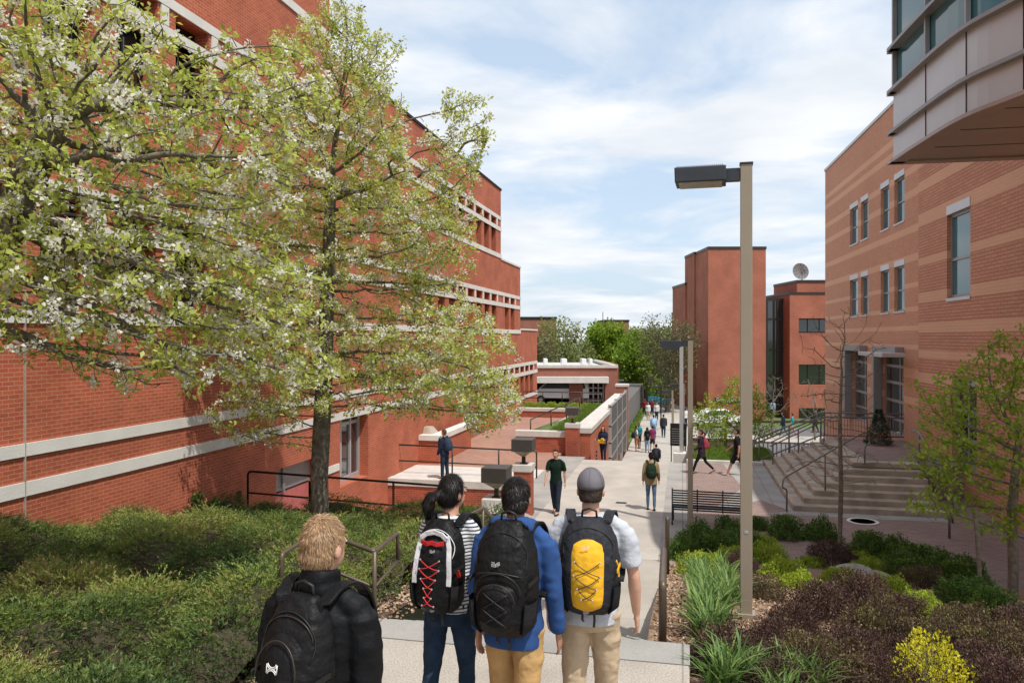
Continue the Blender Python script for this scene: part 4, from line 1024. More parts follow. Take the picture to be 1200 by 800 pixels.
# --- small yellow-green tree behind the near lamp post
B = W(850, 536, 36); B.z = -2.62
els = [E(848,490,36,42,32,1.3,3,B), E(875,470,36,28,30,1.1,1.6,B), E(835,500,36,30,22,1,1.2,B), E(893,495,36,22,25,.9,1,B), E(862,452,36,16,16,.7,.4,B)]
tree('small yellow green tree on the grass verge behind the lamp post', B, .07, tp((0,0,0),(.0,0,.7),(.1,0,1.4)), els, 900, 'leafy', 'barkp', 'young_tree', 'young leafing trees', dict(rmax=.016, per=8, spread=.2, size=.14, keep=.8), step=.15, dk=.24, di=1.6, seed=9, r_tip=.006, grav=.08)
# bare shrub tree by the far hall
B = W(960, 540, 34); B.z = -3.0
for i, (px, Z, lb) in enumerate(((905,60,'bare twiggy tree by the dark glass stairwell'),(955,58,'bare budding tree before the hall windows'))):
    B = W(px, 505, Z); B.z = -5.3
    tree(lb, B, .09, tp((0,0,0),(.0,0,1.0),(.1,0,2.0)), [(0,0,3.2,1.9,1.6,1.8,1)], 300, 'leafd' , 'barkp', 'bare_tree', None, dict(rmax=.012, per=2, spread=.2, size=.10, keep=.5), step=.25, dk=.4, di=2.2, seed=20+i, r_tip=.010)
# --- far trees
def far_tree(label, px, py0, py1, Z, wpx, leaf, seed, dens=5, n=650, size=.35, bark='bark', keep=.9):
    B = W(px, 480, Z); B.z = -5.3 if px > 700 else -2.7
    top = W(px, py0, Z).z-B.z; bot = W(px, py1, Z).z-B.z; cz = (top+bot)/2; rz = (top-bot)/2; rx = wpx/2*Z/900
    r = np.random.default_rng(seed); cs = [(0,0,cz,rx*.8,rx*.8,rz,2)]
    for k in range(6):
        a = r.random()*6.28; cs.append((math.cos(a)*rx*.55, math.sin(a)*rx*.5, cz+rz*(r.random()*1.2-.6), rx*.45, rx*.45, rz*.42, .8))
    return tree(label, B, .012*top*2+.05, tp((0,0,0),(.1,0,bot*.6+.5),(.0,0,cz*.7)), cs, n*2, leaf, bark, 'broadleaf_tree', 'trees beyond the walkway', dict(rmax=.05, per=dens*3, spread=.7, size=size*1.05, keep=keep, wid=.6), step=.4, dk=.62, di=6, seed=seed, r_tip=.016, jit=.12)
far_tree('olive budding tree behind the service building roof', 662, 370, 440, 92, 74, 'leafo', 31, 5, 700, .30, keep=.7)
far_tree('bright green maple in the middle of the far trees', 712, 376, 450, 96, 76, 'leafg', 32, 8, 800, .36)
far_tree('second bright green maple right of the first', 745, 384, 462, 88, 56, 'leafg', 33, 8, 700, .34)
far_tree('tall brown budding tree beside the tower', 782, 368, 480, 80, 78, 'leafd', 34, 5, 900, .22, keep=.9)
far_tree('olive tree deep behind the tall brown one', 760, 378, 480, 112, 90, 'leafo', 35, 6, 700, .4)
far_tree('dark olive tree at the far left of the row', 632, 392, 440, 84, 50, 'leafd', 36, 6, 500, .3)
far_tree('low green tree at the end of the lower walkway', 745, 435, 480, 104, 70, 'leafg', 37, 6, 500, .35)
far_tree('shady olive tree over the turquoise canopy', 795, 400, 480, 118, 90, 'leafo', 38, 6, 600, .45)
# pine by the right windows
B = W(1030, 515, 27.5); B.z = -1.35; o = T('pine_shrub', 'dark small conifer standing before the tall windows', 'shrub', tuple(B)); o.scale = (.85,.85,.72)
r = np.random.default_rng(5); n = 2600; z = r.random(n)**1.3*1.7; a = r.random(n)*6.283; rr = (1-z/1.8)*.55*r.random(n)**.5; P = np.stack([rr*np.cos(a), rr*np.sin(a), z+.05], 1)
V, F = kites(P, np.stack([np.cos(a), np.sin(a), .4+0*a], 1), rnd_dir(n, 1, r), .10+.06*r.random(n), .25); link('crown', np_mesh('crown', V, F, r.random(n)), M['pine'], o); MB().tube([(0,0,0),(0,0,1.6)], [.04,.01], 6).build('trunk', M['bark'], o)

# --- junipers: one mass
r = np.random.default_rng(17)
JC = np.array([(-10.2+1.15*i+(.55 if j % 2 else 0)+.26*r.normal(), 1.2+1.05*j+.26*r.normal()) for i in range(7) for j in range(16)])
JH = .42+.42*r.random(len(JC)); JR = .60+.24*r.random(len(JC)); JT = r.random(len(JC))
JC = JC[:, :2]
def jheight(x, y):
    d = np.sqrt((x[:, None]-JC[None, :, 0])**2+(y[:, None]-JC[None, :, 1])**2)/JR[None]
    h = np.clip(1-d**2.4, 0, 1)**.7*JH[None]; i = h.argmax(1); h = h.max(1)
    nz = np.array([mn.noise(Vector((a*2.3, b*2.3, 9)))*.12+mn.noise(Vector((a*.6, b*.6, 3)))*.16 for a, b in zip(x, y)])
    h = (.03+h+nz)*np.clip((-x-2.85)/.7, .25, 1)
    return np.clip(h, .04, 1.2), i
def juniper():
    n = 60000; x = -10.0+r.random(n)*7.0; y = 1.3+14.8*r.random(n)**1.3
    edge = -3.2-.25*np.sin(y*1.9)-.3*np.clip((y-6.3)*.4, 0, 1)
    ok = x < edge+r.normal(size=n)*.10
    x = x[ok]; y = y[ok]; n = len(x)
    zz_ = np.array([zl(a, b) for a, b in zip(x, y)]); hgt, ci_ = jheight(x, y)
    k = 13; rad_ = np.stack([x-JC[ci_, 0], y-JC[ci_, 1]], 1); az = np.arctan2(rad_[:, 1], rad_[:, 0])+r.normal(size=n)*.8; el = .25+.75*r.random(n); ln = .12+.16*r.random(n)
    d = np.stack([np.cos(az)*np.cos(el), np.sin(az)*np.cos(el), np.sin(el)], 1)
    base = np.stack([x, y, zz_+hgt-.10-.16*r.random(n)**2], 1)
    base = np.repeat(base, k, 0); dd = np.repeat(d, k, 0); ll = np.repeat(ln, k); t = np.tile(np.linspace(.05, 1, k), n)
    P = base+dd*(ll*t)[:, None]; P[:, 2] -= .06*t*t
    D = dd*1.1+rnd_dir(n*k, .1, r)*.8
    V, F = kites(P, D, rnd_dir(n*k, .6, r), (.024+.026*r.random(n*k))*(1.25-.5*t), .30)
    hue = np.array([mn.noise(Vector((a*.5, b*.5, 50)))+.5*mn.noise(Vector((a*1.8, b*1.8, 70))) for a, b in zip(x, y)])
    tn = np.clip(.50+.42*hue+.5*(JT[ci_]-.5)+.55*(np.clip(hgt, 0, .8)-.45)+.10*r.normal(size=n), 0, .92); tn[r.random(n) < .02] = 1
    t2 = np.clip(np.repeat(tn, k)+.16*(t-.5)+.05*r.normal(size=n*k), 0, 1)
    return np_mesh('juniper_ground_cover', V, F, t2)
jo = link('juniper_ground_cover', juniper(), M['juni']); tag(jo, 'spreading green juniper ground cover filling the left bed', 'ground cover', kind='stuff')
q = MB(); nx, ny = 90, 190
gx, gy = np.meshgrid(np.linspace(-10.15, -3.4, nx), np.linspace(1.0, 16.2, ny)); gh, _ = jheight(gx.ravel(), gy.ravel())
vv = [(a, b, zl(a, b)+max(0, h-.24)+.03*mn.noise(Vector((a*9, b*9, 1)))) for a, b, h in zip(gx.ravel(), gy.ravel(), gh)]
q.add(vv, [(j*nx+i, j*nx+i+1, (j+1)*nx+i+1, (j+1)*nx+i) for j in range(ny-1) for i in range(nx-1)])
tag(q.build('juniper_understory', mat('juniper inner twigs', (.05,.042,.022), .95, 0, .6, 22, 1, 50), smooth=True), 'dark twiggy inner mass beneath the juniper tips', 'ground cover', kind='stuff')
# climbing ivy on the wall
for i, (px, py, h_) in enumerate(((226,600,.7),(246,592,.45))):
    s_ = 10/(.2167-.976*(px-600)/900); B = W(px, py, s_); o = T('climbing_vine', ('taller','shorter')[i]+' ivy clump climbing the red wall above the junipers', 'vine', (-9.93, B.y, B.z-.3))
    n = 420; P = np.stack([.02+.06*r.random(n), (r.random(n)-.5)*.35, r.random(n)*h_+.0], 1); V, F = kites(P, rnd_dir(n, -.2, r)*np.array([.4,1,1]), np.tile([1.,.1,.3], (n,1)), .05+.04*r.random(n), .8); link('foliage', np_mesh('foliage', V, F, r.random(n)), M['box'], o)

# --- shrubs
def shrub_mesh(nl, sx, sy, sz, size, wid, seed, twigs=40, upd=.5, flat=.0):
    r = np.random.default_rng(seed); n = nl
    v = rnd_dir(n, 0, r); v[:, 2] = np.abs(v[:, 2])
    lump = np.array([mn.noise(Vector(p*2.3)+Vector((seed, 0, 0))) for p in v]); rad = (.72+.28*r.random(n)**.5)*(1+.38*lump)
    sub = r.random(n) < .3; rad[sub] *= (.55+.4*r.random(sub.sum()))
    P = v*rad[:, None]*np.array([sx, sy, sz])
    D = v*.6+rnd_dir(n, upd, r); V, F = kites(P, D, rnd_dir(n, .7, r), size*(.6+.8*r.random(n)), wid, .08)
    cl = np.array([mn.noise(Vector(p*3.1)+Vector((0, seed, 0))) for p in v]); t = np.clip(.5+.55*cl+.22*r.normal(size=n), 0, 1)
    tw = MB()
    for k in range(twigs):
        d = Vector(rnd_dir(1, .6, r)[0]); d.z = abs(d.z); e = Vector((d.x*sx, d.y*sy, d.z*sz))*(.8+.35*r.random()); tw.tube([(0,0,-.05), tuple(e*.5+Vector((0,0,.04))), tuple(e)], [.008,.005,.002], 4, cap=False)
    return np_mesh('foliage', V, F, t), tw.mesh('twigs')
kinds = {}
def kindset(key, leaf, n, sx, sy, sz, size, wid, upd=.5, tw=40, nv=2):
    kinds[key] = [(shrub_mesh(n, sx, sy, sz, size, wid, 100+i*7+len(kinds)*13, tw, upd), leaf) for i in range(nv)]
kindset('box', 'box', 5200, .42, .42, .62, .042, .6); kindset('lime', 'lime', 4600, .48, .45, .42, .045, .5); kindset('barb', 'barb', 8500, .60, .55, .62, .034, .55, .8, 90, 3)
kindset('fors', 'fors', 2600, .38, .36, .60, .030, .5, .9, 26)
kname = {'box': 'boxwood_shrub', 'lime': 'spirea_shrub', 'barb': 'barberry_shrub', 'fors': 'forsythia_shrub'}
kgrp = {'box': 'dark green shrubs in the bed', 'lime': 'lime green shrubs in the bed', 'barb': 'purple brown barberries in the bed', 'fors': 'yellow flowering shrubs'}
first = {}
def shrub(kind, x, y, s, label, z=None, sq=1):
    i = random.randrange(len(kinds[kind])); (fm, tm), leaf = kinds[kind][i]
    if kind == 'barb' and i == 1: leaf = 'barb2'
    zz_ = zr(x, y) if z is None else z
    o = T(kname[kind], label, 'shrub', (x, y, zz_-.04), random.random()*6.28, group=kgrp[kind]); o.scale = (s, s, s*sq)
    a = bpy.data.objects.new('foliage', fm); COL.objects.link(a); a.parent = o
    if not fm.materials: fm.materials.append(M[leaf])
    b = bpy.data.objects.new('twigs', tm); COL.objects.link(b); b.parent = o
    if not tm.materials: tm.materials.append(M['bark'])
    return o
def shpx(kind, px, py, rpx, label, z_guess=None, sq=1):
    """shrub whose centre shows at px,py with half width rpx"""
    # intersect with bed surface, foliage centre about .3 m above it
    Z = 5.0
    while Z < 22:
        v = W(px, py, Z)
        if v.z - .25 <= (zr(v.x, v.y) if v.y < 17.2 else -2.4): break
        Z += .05
    wd = {'box': .46, 'lime': .52, 'barb': .66, 'fors': .40}[kind]
    s = {'barb': 1.08, 'lime': 1.35, 'box': 1.18, 'fors': 1.15}[kind]*rpx*Z/900/wd
    if kind == 'barb': s *= 1.0+.2*random.random(); sq *= .8+.35*random.random()
    return shrub(kind, v.x, v.y, s, label, sq=sq)
D_ = [
('box',799,640,18,'dark green shrub by the walkway handrail'),('box',822,632,22,'dark green shrub left of the second lamp post base'),('box',853,614,15,'small dark green shrub under the bench end'),('box',843,640,22,'dark green shrub under the left end of the bench'),
('box',888,608,12,'little green shrub just right of the near lamp post'),('box',921,618,20,'round dark green shrub left of the bare tree'),('box',963,620,19,'round dark green shrub touching the bare tree'),
('box',1018,636,22,'dark green shrub right of the bare tree'),('box',1048,642,22,'second dark green shrub right of the bare tree'),('box',1080,652,24,'dark green shrub at the bend of the paving'),('box',1110,668,24,'dark green shrub near the right paving edge'),('box',1150,690,22,'dark green shrub beneath the wooden stake'),('box',1165,700,24,'dark green shrub close to the young tree trunk'),
('box',1125,690,24,'dark green shrub left of the wooden stake'),('box',1060,664,22,'dark green shrub in the middle right of the bed'),
('lime',822,655,25,'lime shrub at the top of the daylily rows'),('lime',856,645,18,'lime shrub left of the near lamp post'),('lime',893,626,14,'little lime shrub right of the near lamp post'),('lime',898,646,22,'lime shrub in the green strip behind the post'),('lime',918,660,22,'second lime shrub in the green strip'),('lime',938,672,22,'lowest lime shrub in the green strip'),('lime',952,648,14,'small lime shrub near the bare tree'),
('lime',1020,658,18,'lime shrub left of the gray rock'),('lime',1045,680,24,'lime shrub right of the gray rock'),('lime',1078,692,22,'lime shrub among the barberries'),('lime',1100,706,20,'rightmost lime shrub in the bed'),('lime',1010,640,14,'small lime shrub by the paving edge'),
('barb',868,655,22,'purple brown shrub behind the near lamp post'),('barb',890,680,32,'purple brown shrub right beside the near lamp post'),('barb',975,645,30,'dark brown shrub below the bare tree'),('barb',1010,690,40,'wide brown shrub in the middle of the bed'),('barb',962,700,40,'purple shrub at the centre of the bed'),
('barb',850,752,48,'purple brown shrub left of the near post base'),('barb',905,735,42,'purple brown shrub hugging the near post base'),('barb',960,765,56,'large purple shrub at the bottom centre'),('barb',1030,728,50,'large brown shrub right of the centre'),('barb',1100,730,46,'brown shrub in the right foreground'),
('barb',1165,745,52,'reddish brown shrub at the right corner'),('barb',1180,785,50,'lowest brown shrub at the right corner'),('barb',1080,672,26,'small dark brown shrub amid the green ones'),('barb',905,775,42,'low purple shrub above the near daylilies'),('barb',1060,700,34,'brown shrub behind the yellow bush'),('barb',1130,712,34,'brown shrub below the wooden stake'),
('barb',1000,745,44,'brown shrub between the two large purple ones'),('barb',930,715,36,'purple shrub right of the post above the big ones'),('barb',1140,765,46,'brown shrub beside the yellow bush'),('barb',1040,770,40,'low brown shrub left of the yellow bush'),('barb',1200,720,40,'brown shrub cut by the right edge'),('barb',1055,745,34,'brown shrub just above the yellow bush'),('box',1135,665,20,'small dark green shrub at the paving near the grille'),('lime',985,665,18,'lime shrub left of the rocks'),('box',872,628,16,'dark green shrub peeking left of the near lamp post'),
('fors',1092,775,44,'bright yellow flowering bush in the right foreground'),
]
for k, px, py, rp, lb in D_: shpx(k, px, py, rp, lb)
# planter plants behind the plaza
for i in range(7):
    x = -9.4+i*.72; shrub('lime', x, 47.4, 1.0, f'green planter shrub, {["leftmost","second from left","third from left","middle","third from right","second from right","rightmost"][i]} of the plaza planter', z=-1.95)
# daylily clumps
def clump_mesh(seed, n=75, h=.34):
    r = np.random.default_rng(seed); V = []; F = []; t = []
    for i in range(n):
        a = r.random()*6.283; b = Vector((r.normal()*.05, r.normal()*.05, 0)); L_ = h*(.6+.6*r.random()); lean = .25+.6*r.random(); w_ = .008+.006*r.random()
        side = Vector((-math.sin(a), math.cos(a), 0)); o = len(V); tt = r.random()
        for j in range(5):
            s = j/4; out_ = lean*L_*s**1.6; up = L_*(s-.42*lean*s**2.6)
            p = b+Vector((math.cos(a)*out_, math.sin(a)*out_, up)); ww_ = w_*(1-s**2.5)+.0008
            V += [tuple(p-side*ww_), tuple(p+side*ww_)]
            if j: F.append((o+2*j-2, o+2*j-1, o+2*j+1, o+2*j)); t.append(tt)
    return np_mesh('blades', V, F, t)
cm = [clump_mesh(60+i) for i in range(3)]
for m in cm: m.materials.append(M['blade'])
def clump(x, y, s, label, grp='daylily clumps in the bed', z=None):
    o = bpy.data.objects.new('daylily_clump', random.choice(cm)); COL.objects.link(o); o.location = (x, y, (zr(x, y) if z is None else z)-.01); o.rotation_euler = (0,0,random.random()*6.28); o.scale = (s,)*3
    return tag(o, label, 'plant', grp)
ORD = ['topmost','second','third','fourth','fifth','sixth','seventh','eighth','ninth','tenth','lowest']
i = 0
for row_x, pxa, pxb, ya, yb, nn_ in (('left',793,800,668,738,11),('middle',815,842,665,716,8),('right',845,858,662,700,6)):
    for k in range(nn_):
        t = k/(nn_-1); px = pxa+(pxb-pxa)*t+random.uniform(-4,4); py = ya+(yb-ya)*t
        Z = 5
        while Z < 22:
            v = W(px, py, Z)
            if v.z-.1 <= zr(v.x, v.y): break
            Z += .05
        clump(max(.25, v.x), v.y, 1.0+.3*random.random(), f'strappy daylily clump, {ORD[k]} from the top of the {row_x} row of the bed', f'daylilies of the {row_x} row')
for px, py, s in ((775,790,1.0),(800,775,1.1),(822,782,1.2),(850,795,1.1),(880,790,1.0),(905,795,.9),(935,792,1.0),(762,797,.9),(955,797,.9),(788,765,.8),(840,770,.9)):
    Z = 4
    while Z < 22:
        v = W(px, py, Z)
        if v.z-.1 <= zr(v.x, v.y): break
        Z += .03
    ci = globals().get('ci', 0)+1; clump(max(.22, v.x)+(.12*ci if v.x < .2 else 0)*.5, v.y, s, f'bright daylily clump {["below the near shrub","at the landing corner","under the purple shrub","left of the lamp post foot","below the lamp post foot","right of the lamp post foot","under the large purple shrub","at the very bottom left","at the bottom right end","just above the landing corner","tucked against the near purple shrub"][ci-1]}', 'daylilies at the bottom edge')
# mulch chips
n = 26000; x = .1+r.random(n)*5.5; y = 3.5+r.random(n)*11; 
mk = r.random(n) < .12; x[mk] = -.3+r.random(mk.sum())*.4; y[mk] = 6.8+r.random(mk.sum())*8.5
z = np.array([zr(a, b) if a > .05 else zr(0, b)-.015 for a, b in zip(x, y)])+.03*np.array([mn.noise(Vector((a*1.7, b*1.7, 0))) for a, b in zip(x, y)])+.012
V, F = kites(np.stack([x, y, z], 1), rnd_dir(n, 0, r)*np.array([1,1,.3]), rnd_dir(n, 1.2, r), .03+.04*r.random(n), .55)
tag(link('wood_chips', np_mesh('wood_chips', V, F, r.random(n)), M['mulch']), 'tan wood chip mulch scattered over the shrub bed', 'mulch', kind='stuff')
n = 5000; y = 2+r.random(n)*7.5; x = -3.45+.32*r.normal(size=n)*.8; z = np.array([zl(a, b) for a, b in zip(x, y)])+.015; x = np.where((y < 6.4) & (x > -3.13), -3.2, x)
V, F = kites(np.stack([x, y, z], 1), rnd_dir(n, 0, r)*np.array([1,1,.3]), rnd_dir(n, 1.2, r), .03+.03*r.random(n), .7)
tag(link('bed_chips', np_mesh('bed_chips', V, F, r.random(n)), M['mulch']), 'tan chips along the edge of the juniper bed', 'mulch', kind='stuff')
# grass: wedge behind wall and verge
def grass(label, fn, n, hgt, seed):
    r = np.random.default_rng(seed); P = fn(r, n); D = rnd_dir(n, 2.2, r); V, F = kites(P, D, rnd_dir(n, 0, r), hgt*(.6+.8*r.random(n)), .16)
    tag(link('grass', np_mesh('grass', V, F, r.random(n)), M['grass']), label, 'grass', kind='stuff')
def wedge(r, n):
    y = 32.8+r.random(n)*13.3; f = (y-32.7)/13.5; xl = -5.6+.1*f; x = xl+(-4.56-xl)*r.random(n); return np.stack([x, y, -1.70+0*x], 1)
grass('bright grass wedge behind the long retaining wall', wedge, 16000, .22, 3)
grass('grass patch around the small tree and pale lamp post', lambda r, n: np.stack([.25+3.4*r.random(n), 31.1+5.5*r.random(n), -2.62+0*r.random(n)], 1), 16000, .16, 4)
grass('grass edge along the far trees', lambda r, n: np.stack([-8.8+5*r.random(n), 57+30*r.random(n), -5.1+0*r.random(n)], 1), 12000, .3, 5)
# rock
rk = MB(); rk.ell((0,0,0), .42, .3, .17, 12, 8); rk.v = [tuple(Vector(v)*(1+.22*mn.noise(Vector(v)*3.2))) for v in rk.v]
v = G(1003, 668, -1.95); tag(rk.build('landscape_rock', mat('gray stone', (.30,.28,.25), .9, 0, .3, 8, .6, 20), loc=(v.x, v.y, zr(v.x, v.y)+.08)), 'gray rock half buried among the shrubs', 'rock')
for i, (px, py) in enumerate(((985,671),(1030,664))):
    v = G(px, py, -1.95); c = rk.build('landscape_rock', bpy.data.materials['gray stone'], loc=(v.x, v.y, zr(v.x, v.y)+.03)); c.scale = (.7,.7,.7); c.rotation_euler = (0,0,1+i); tag(c, ('smaller gray rock left of the half buried one','smaller gray rock right of the half buried one')[i], 'rock')
# ================================================================== people
def cloth(name, col, rough=.85, bump=.9, bs=11, var=.14, sheen=0, scale=9): return mat(name, col, rough, 0, var, scale, bump, bs, spec=.15, sheen=sheen)
CM = {}
def C_(name, col, **k):
    if name not in CM: CM[name] = cloth(name, col, **k)
    return CM[name]
def skinmat(name, col):
    if name not in CM:
        m = mat(name, col, .5, 0, .08, 14, .15, 120, spec=.35); b = m.node_tree.nodes['Principled BSDF']
        b.inputs['Subsurface Weight'].default_value = .12; b.inputs['Subsurface Radius'].default_value = (.01,.004,.002); CM[name] = m
    return CM[name]
SK = {'fair': (.62,.36,.26), 'light': (.55,.30,.20), 'tan': (.42,.22,.14), 'brown': (.20,.095,.055)}
def stripes(name):
    m, N, L, b = newmat(name); tc = nn(N, 'ShaderNodeTexCoord'); s = nn(N, 'ShaderNodeSeparateXYZ'); L.new(tc.outputs['Object'], s.inputs[0])
    a = nn(N, 'ShaderNodeMath', operation='MULTIPLY'); a.inputs[1].default_value = 2*math.pi/.021; L.new(s.outputs[2], a.inputs[0])
    c = nn(N, 'ShaderNodeMath', operation='SINE'); L.new(a.outputs[0], c.inputs[0]); g = nn(N, 'ShaderNodeMath', operation='GREATER_THAN'); g.inputs[1].default_value = .25; L.new(c.outputs[0], g.inputs[0])
    mx = nn(N, 'ShaderNodeMix', data_type='RGBA'); L.new(g.outputs[0], mx.inputs[0]); mx.inputs[6].default_value = (.68,.68,.68,1); mx.inputs[7].default_value = (.05,.055,.08,1); L.new(mx.outputs[2], b.inputs['Base Color']); b.inputs['Roughness'].default_value = .85
    return m
def blob(name, mb, vox, mt, parent, smooth=3, disp=None, seed=0):
    me = mb.mesh('tmp'); o = bpy.data.objects.new('tmp', me); COL.objects.link(o)
    r_ = o.modifiers.new('r', 'REMESH'); r_.mode = 'VOXEL'; r_.voxel_size = vox; r_.use_smooth_shade = True
    s_ = o.modifiers.new('s', 'SMOOTH'); s_.iterations = smooth; s_.factor = .6
    dg = bpy.context.evaluated_depsgraph_get(); m = bpy.data.meshes.new_from_object(o.evaluated_get(dg))
    bpy.data.objects.remove(o); bpy.data.meshes.remove(me); m.name = name
    if disp:
        amp, f = disp; n = len(m.vertices); co = np.empty(n*3); no = np.empty(n*3); m.vertices.foreach_get('co', co); m.vertices.foreach_get('normal', no)
        co = co.reshape(-1, 3); no = no.reshape(-1, 3)
        d = np.array([mn.noise(Vector((x*f*.8+seed, y*f*.8, z*f*1.5)))*.7+.5*abs(mn.noise(Vector((x*f*1.6+z*f*1.1, y*f*1.5+seed, z*f*2.0-x*f*.8))))-.1 for x, y, z in co])
        co += no*(amp*np.clip(d, -.12, 2))[:, None]; m.vertices.foreach_set('co', co.ravel()); m.update()
    m.polygons.foreach_set('use_smooth', [True]*len(m.polygons))
    return link(name, m, mt, parent)
def V3(*a): return Vector(a)
def rot_x(v, a): c, s = math.cos(a), math.sin(a); return Vector((v.x, v.y*c-v.z*s, v.y*s+v.z*c))
class Fig: pass
def skeleton_pose(H, fem=False, legs=((12,8),(-14,20)), arms=((-8,6,12),(10,6,18)), lean=2, head=(0,0), wide=1.0):
    F = Fig(); F.H = H; F.fem = fem; sw = (.098 if fem else .112)*wide
    pel = V3(0,0,.53*H); le = -R(lean)
    F.up = lambda x, y, z: pel+rot_x(V3(x*H, y*H, (z-.53)*H), le)
    F.legs = []
    for s, (a, k) in zip((-1, 1), legs):
        hip = V3(s*.05*H, 0, .51*H); a, k = R(a), R(k)
        kn = hip+V3(s*.004*H, math.sin(a)*.245*H, -math.cos(a)*.245*H); an = kn+V3(0, math.sin(a-k)*.225*H, -math.cos(a-k)*.225*H)
        F.legs.append([hip, kn, an, a-k])
    low = min(l[2].z for l in F.legs)-.042*H; F.dz = -low
    F.arms = []
    for s, (f, o_, e) in zip((-1, 1), arms):
        sh = F.up(s*sw, -.004, .800); f, o_, e = R(f), R(o_), R(e)
        d = V3(s*math.sin(o_), math.sin(f)*math.cos(o_), -math.cos(f)*math.cos(o_)); el = sh+d*.168*H
        d2 = V3(s*math.sin(o_)*.3, math.sin(f+e), -math.cos(f+e)); d2.normalize(); wr = el+d2*.148*H
        F.arms.append([sh, el, wr, d2])
    F.head = head
    def hp(x, y, z):
        yw, pt = R(head[0]), R(head[1]); v = Vector((x*H, y*H, (z-.9)*H)); v = rot_x(v, -pt); v = Matrix.Rotation(yw, 3, 'Z') @ v
        return F.up(0, .004, .9)+v
    F.hp = hp
    return F
def torso(mb, F, secs, n=20):
    H = F.H; L_ = []
    for z, rx, ry, yo in secs:
        L_.append([F.up(rx*math.copysign(abs(math.cos(a))**.85, math.cos(a)), yo+ry*math.copysign(abs(math.sin(a))**.9, math.sin(a)), z) for a in [2*math.pi*k/n for k in range(n)]])
    mb.loft(L_)
def person(label, px=None, py=None, Z=None, pos=None, yaw=0, H=1.75, skin='light', top='jacket', topc=None, bot='trousers', botc=None, shoec=None, hair='short', hairc=(.02,.015,.012), vox=.02, group=None, sleeves='long', hood=False, collar=False, build=1.0, hem=.475, shorts=False, cap=None, fine=False, **pose):
    F = skeleton_pose(H, **pose); h = H
    if pos is None: v = W(px, py, Z); pos = (v.x, v.y, v.z)
    o = T('person', label, 'person', tuple(pos), R(yaw), group); 
    piv = o; off = V3(0,0,F.dz)
    sk = skinmat('skin '+skin, SK[skin]); bw = build
    mb = MB()
    # ---- body
    torso(mb, F, [(.47,.070,.054,0),(.55,.076,.052,0),(.62,.062,.044,0),(.73,.078,.05,0),(.79,.080,.036,-.004),(.825,.048,.030,-.008),(.85,.034,.033,-.006)])
    mb.tube([F.up(0,-.01,.82), F.up(0,-.004,.86), F.hp(0,-.004,.90)], [.038*h,.031*h,.031*h], 14)
    c = F.hp(0,.0,.938); mb.ell(c, .0425*h, .052*h, .057*h, 18, 12); 
    mb.ell(F.hp(0,.02,.913), .034*h, .034*h, .040*h, 14, 9); mb.ell(F.hp(0,.034,.893), .017*h, .016*h, .013*h, 10, 7)
    mb.tube([F.hp(0,.050,.938), F.hp(0,.060,.916), F.hp(0,.054,.911)], [.005*h,.0085*h,.006*h], 8)
    for s in (-1, 1):
        mb.ell(F.hp(s*.0445,-.004,.925), .006*h, .012*h, .0175*h, 10, 7); mb.ell(F.hp(s*.018,.0445,.941), .009*h, .006*h, .007*h, 8, 6)
    for l in F.legs:
        mb.tube([l[0], l[0].lerp(l[1],.5), l[1], l[1].lerp(l[2],.35), l[2]], [.038*h,.034*h,.026*h,.026*h,.019*h] if not shorts else [.038*h,.040*h,.030*h,.031*h,.020*h], 14)
        a = l[2]; fw = V3(0, math.cos(l[3]*.5), math.sin(l[3]*.5)); mb.tube([a+V3(0,0,-.005*h)-fw*.015*h, a+fw*.03*h+V3(0,0,-.02*h), a+fw*.10*h+V3(0,0,-.03*h)], [.02*h,.022*h,.014*h], 10)
    for s, (sh, el, wr, d) in zip((-1, 1), F.arms):
        mb.tube([sh.lerp(el,.14), sh.lerp(el,.5), el, el.lerp(wr,.3), wr], [.023*h,.022*h,.021*h,.023*h,.0145*h] if sleeves != 'long' else [.023*h,.021*h,.017*h,.016*h,.0145*h], 12)
        side = V3(1,0,0); fwd = side.cross(d).normalized()*-1
        if fwd.y < 0: fwd = -fwd
        # palm: flat, thumb forward
        pc = wr+d*.028*h; secs = []
        for t, wf, th in ((0,.013,.011),(.02,.019,.010),(.045,.022,.009),(.055,.021,.008)):
            cc = wr+d*t*h; secs.append([cc+fwd*math.cos(a)*wf*h+side*math.sin(a)*th*h for a in [2*math.pi*k/12 for k in range(12)]])
        mb.loft(secs)
        for j, ln in enumerate((.038,.044,.040,.031)):
            q = wr+d*.052*h+fwd*(.0155-.0105*j)*h; curl = (-s*.25)
            p1_ = q+(d*.9+side*curl*.5).normalized()*ln*.45*h; p2_ = p1_+(d*.75+side*curl*1.6).normalized()*ln*.32*h; p3_ = p2_+(d*.5+side*curl*2.6).normalized()*ln*.25*h
            mb.tube([q-d*.012*h, q, p1_, p2_, p3_], [.0052*h,.0052*h,.005*h,.0045*h,.0038*h], 8)
        q = wr+d*.015*h+fwd*.012*h; p1_ = q+(d*.6+fwd*.7-side*s*.2).normalized()*.026*h; mb.tube([q, p1_, p1_+(d*.9+fwd*.2-side*s*.15).normalized()*.024*h], [.0075*h,.0062*h,.0048*h], 8)
    bo = blob('body', mb, vox*.72 if fine else vox*.8, sk, o, 2)
    # ---- trousers / shorts / skirt
    mb = MB(); torso(mb, F, [(.455,.086*bw,.066,-.004),(.50,.093*bw,.07,-.004),(.55,.09*bw,.066,0),(.585,.084*bw,.06,0)])
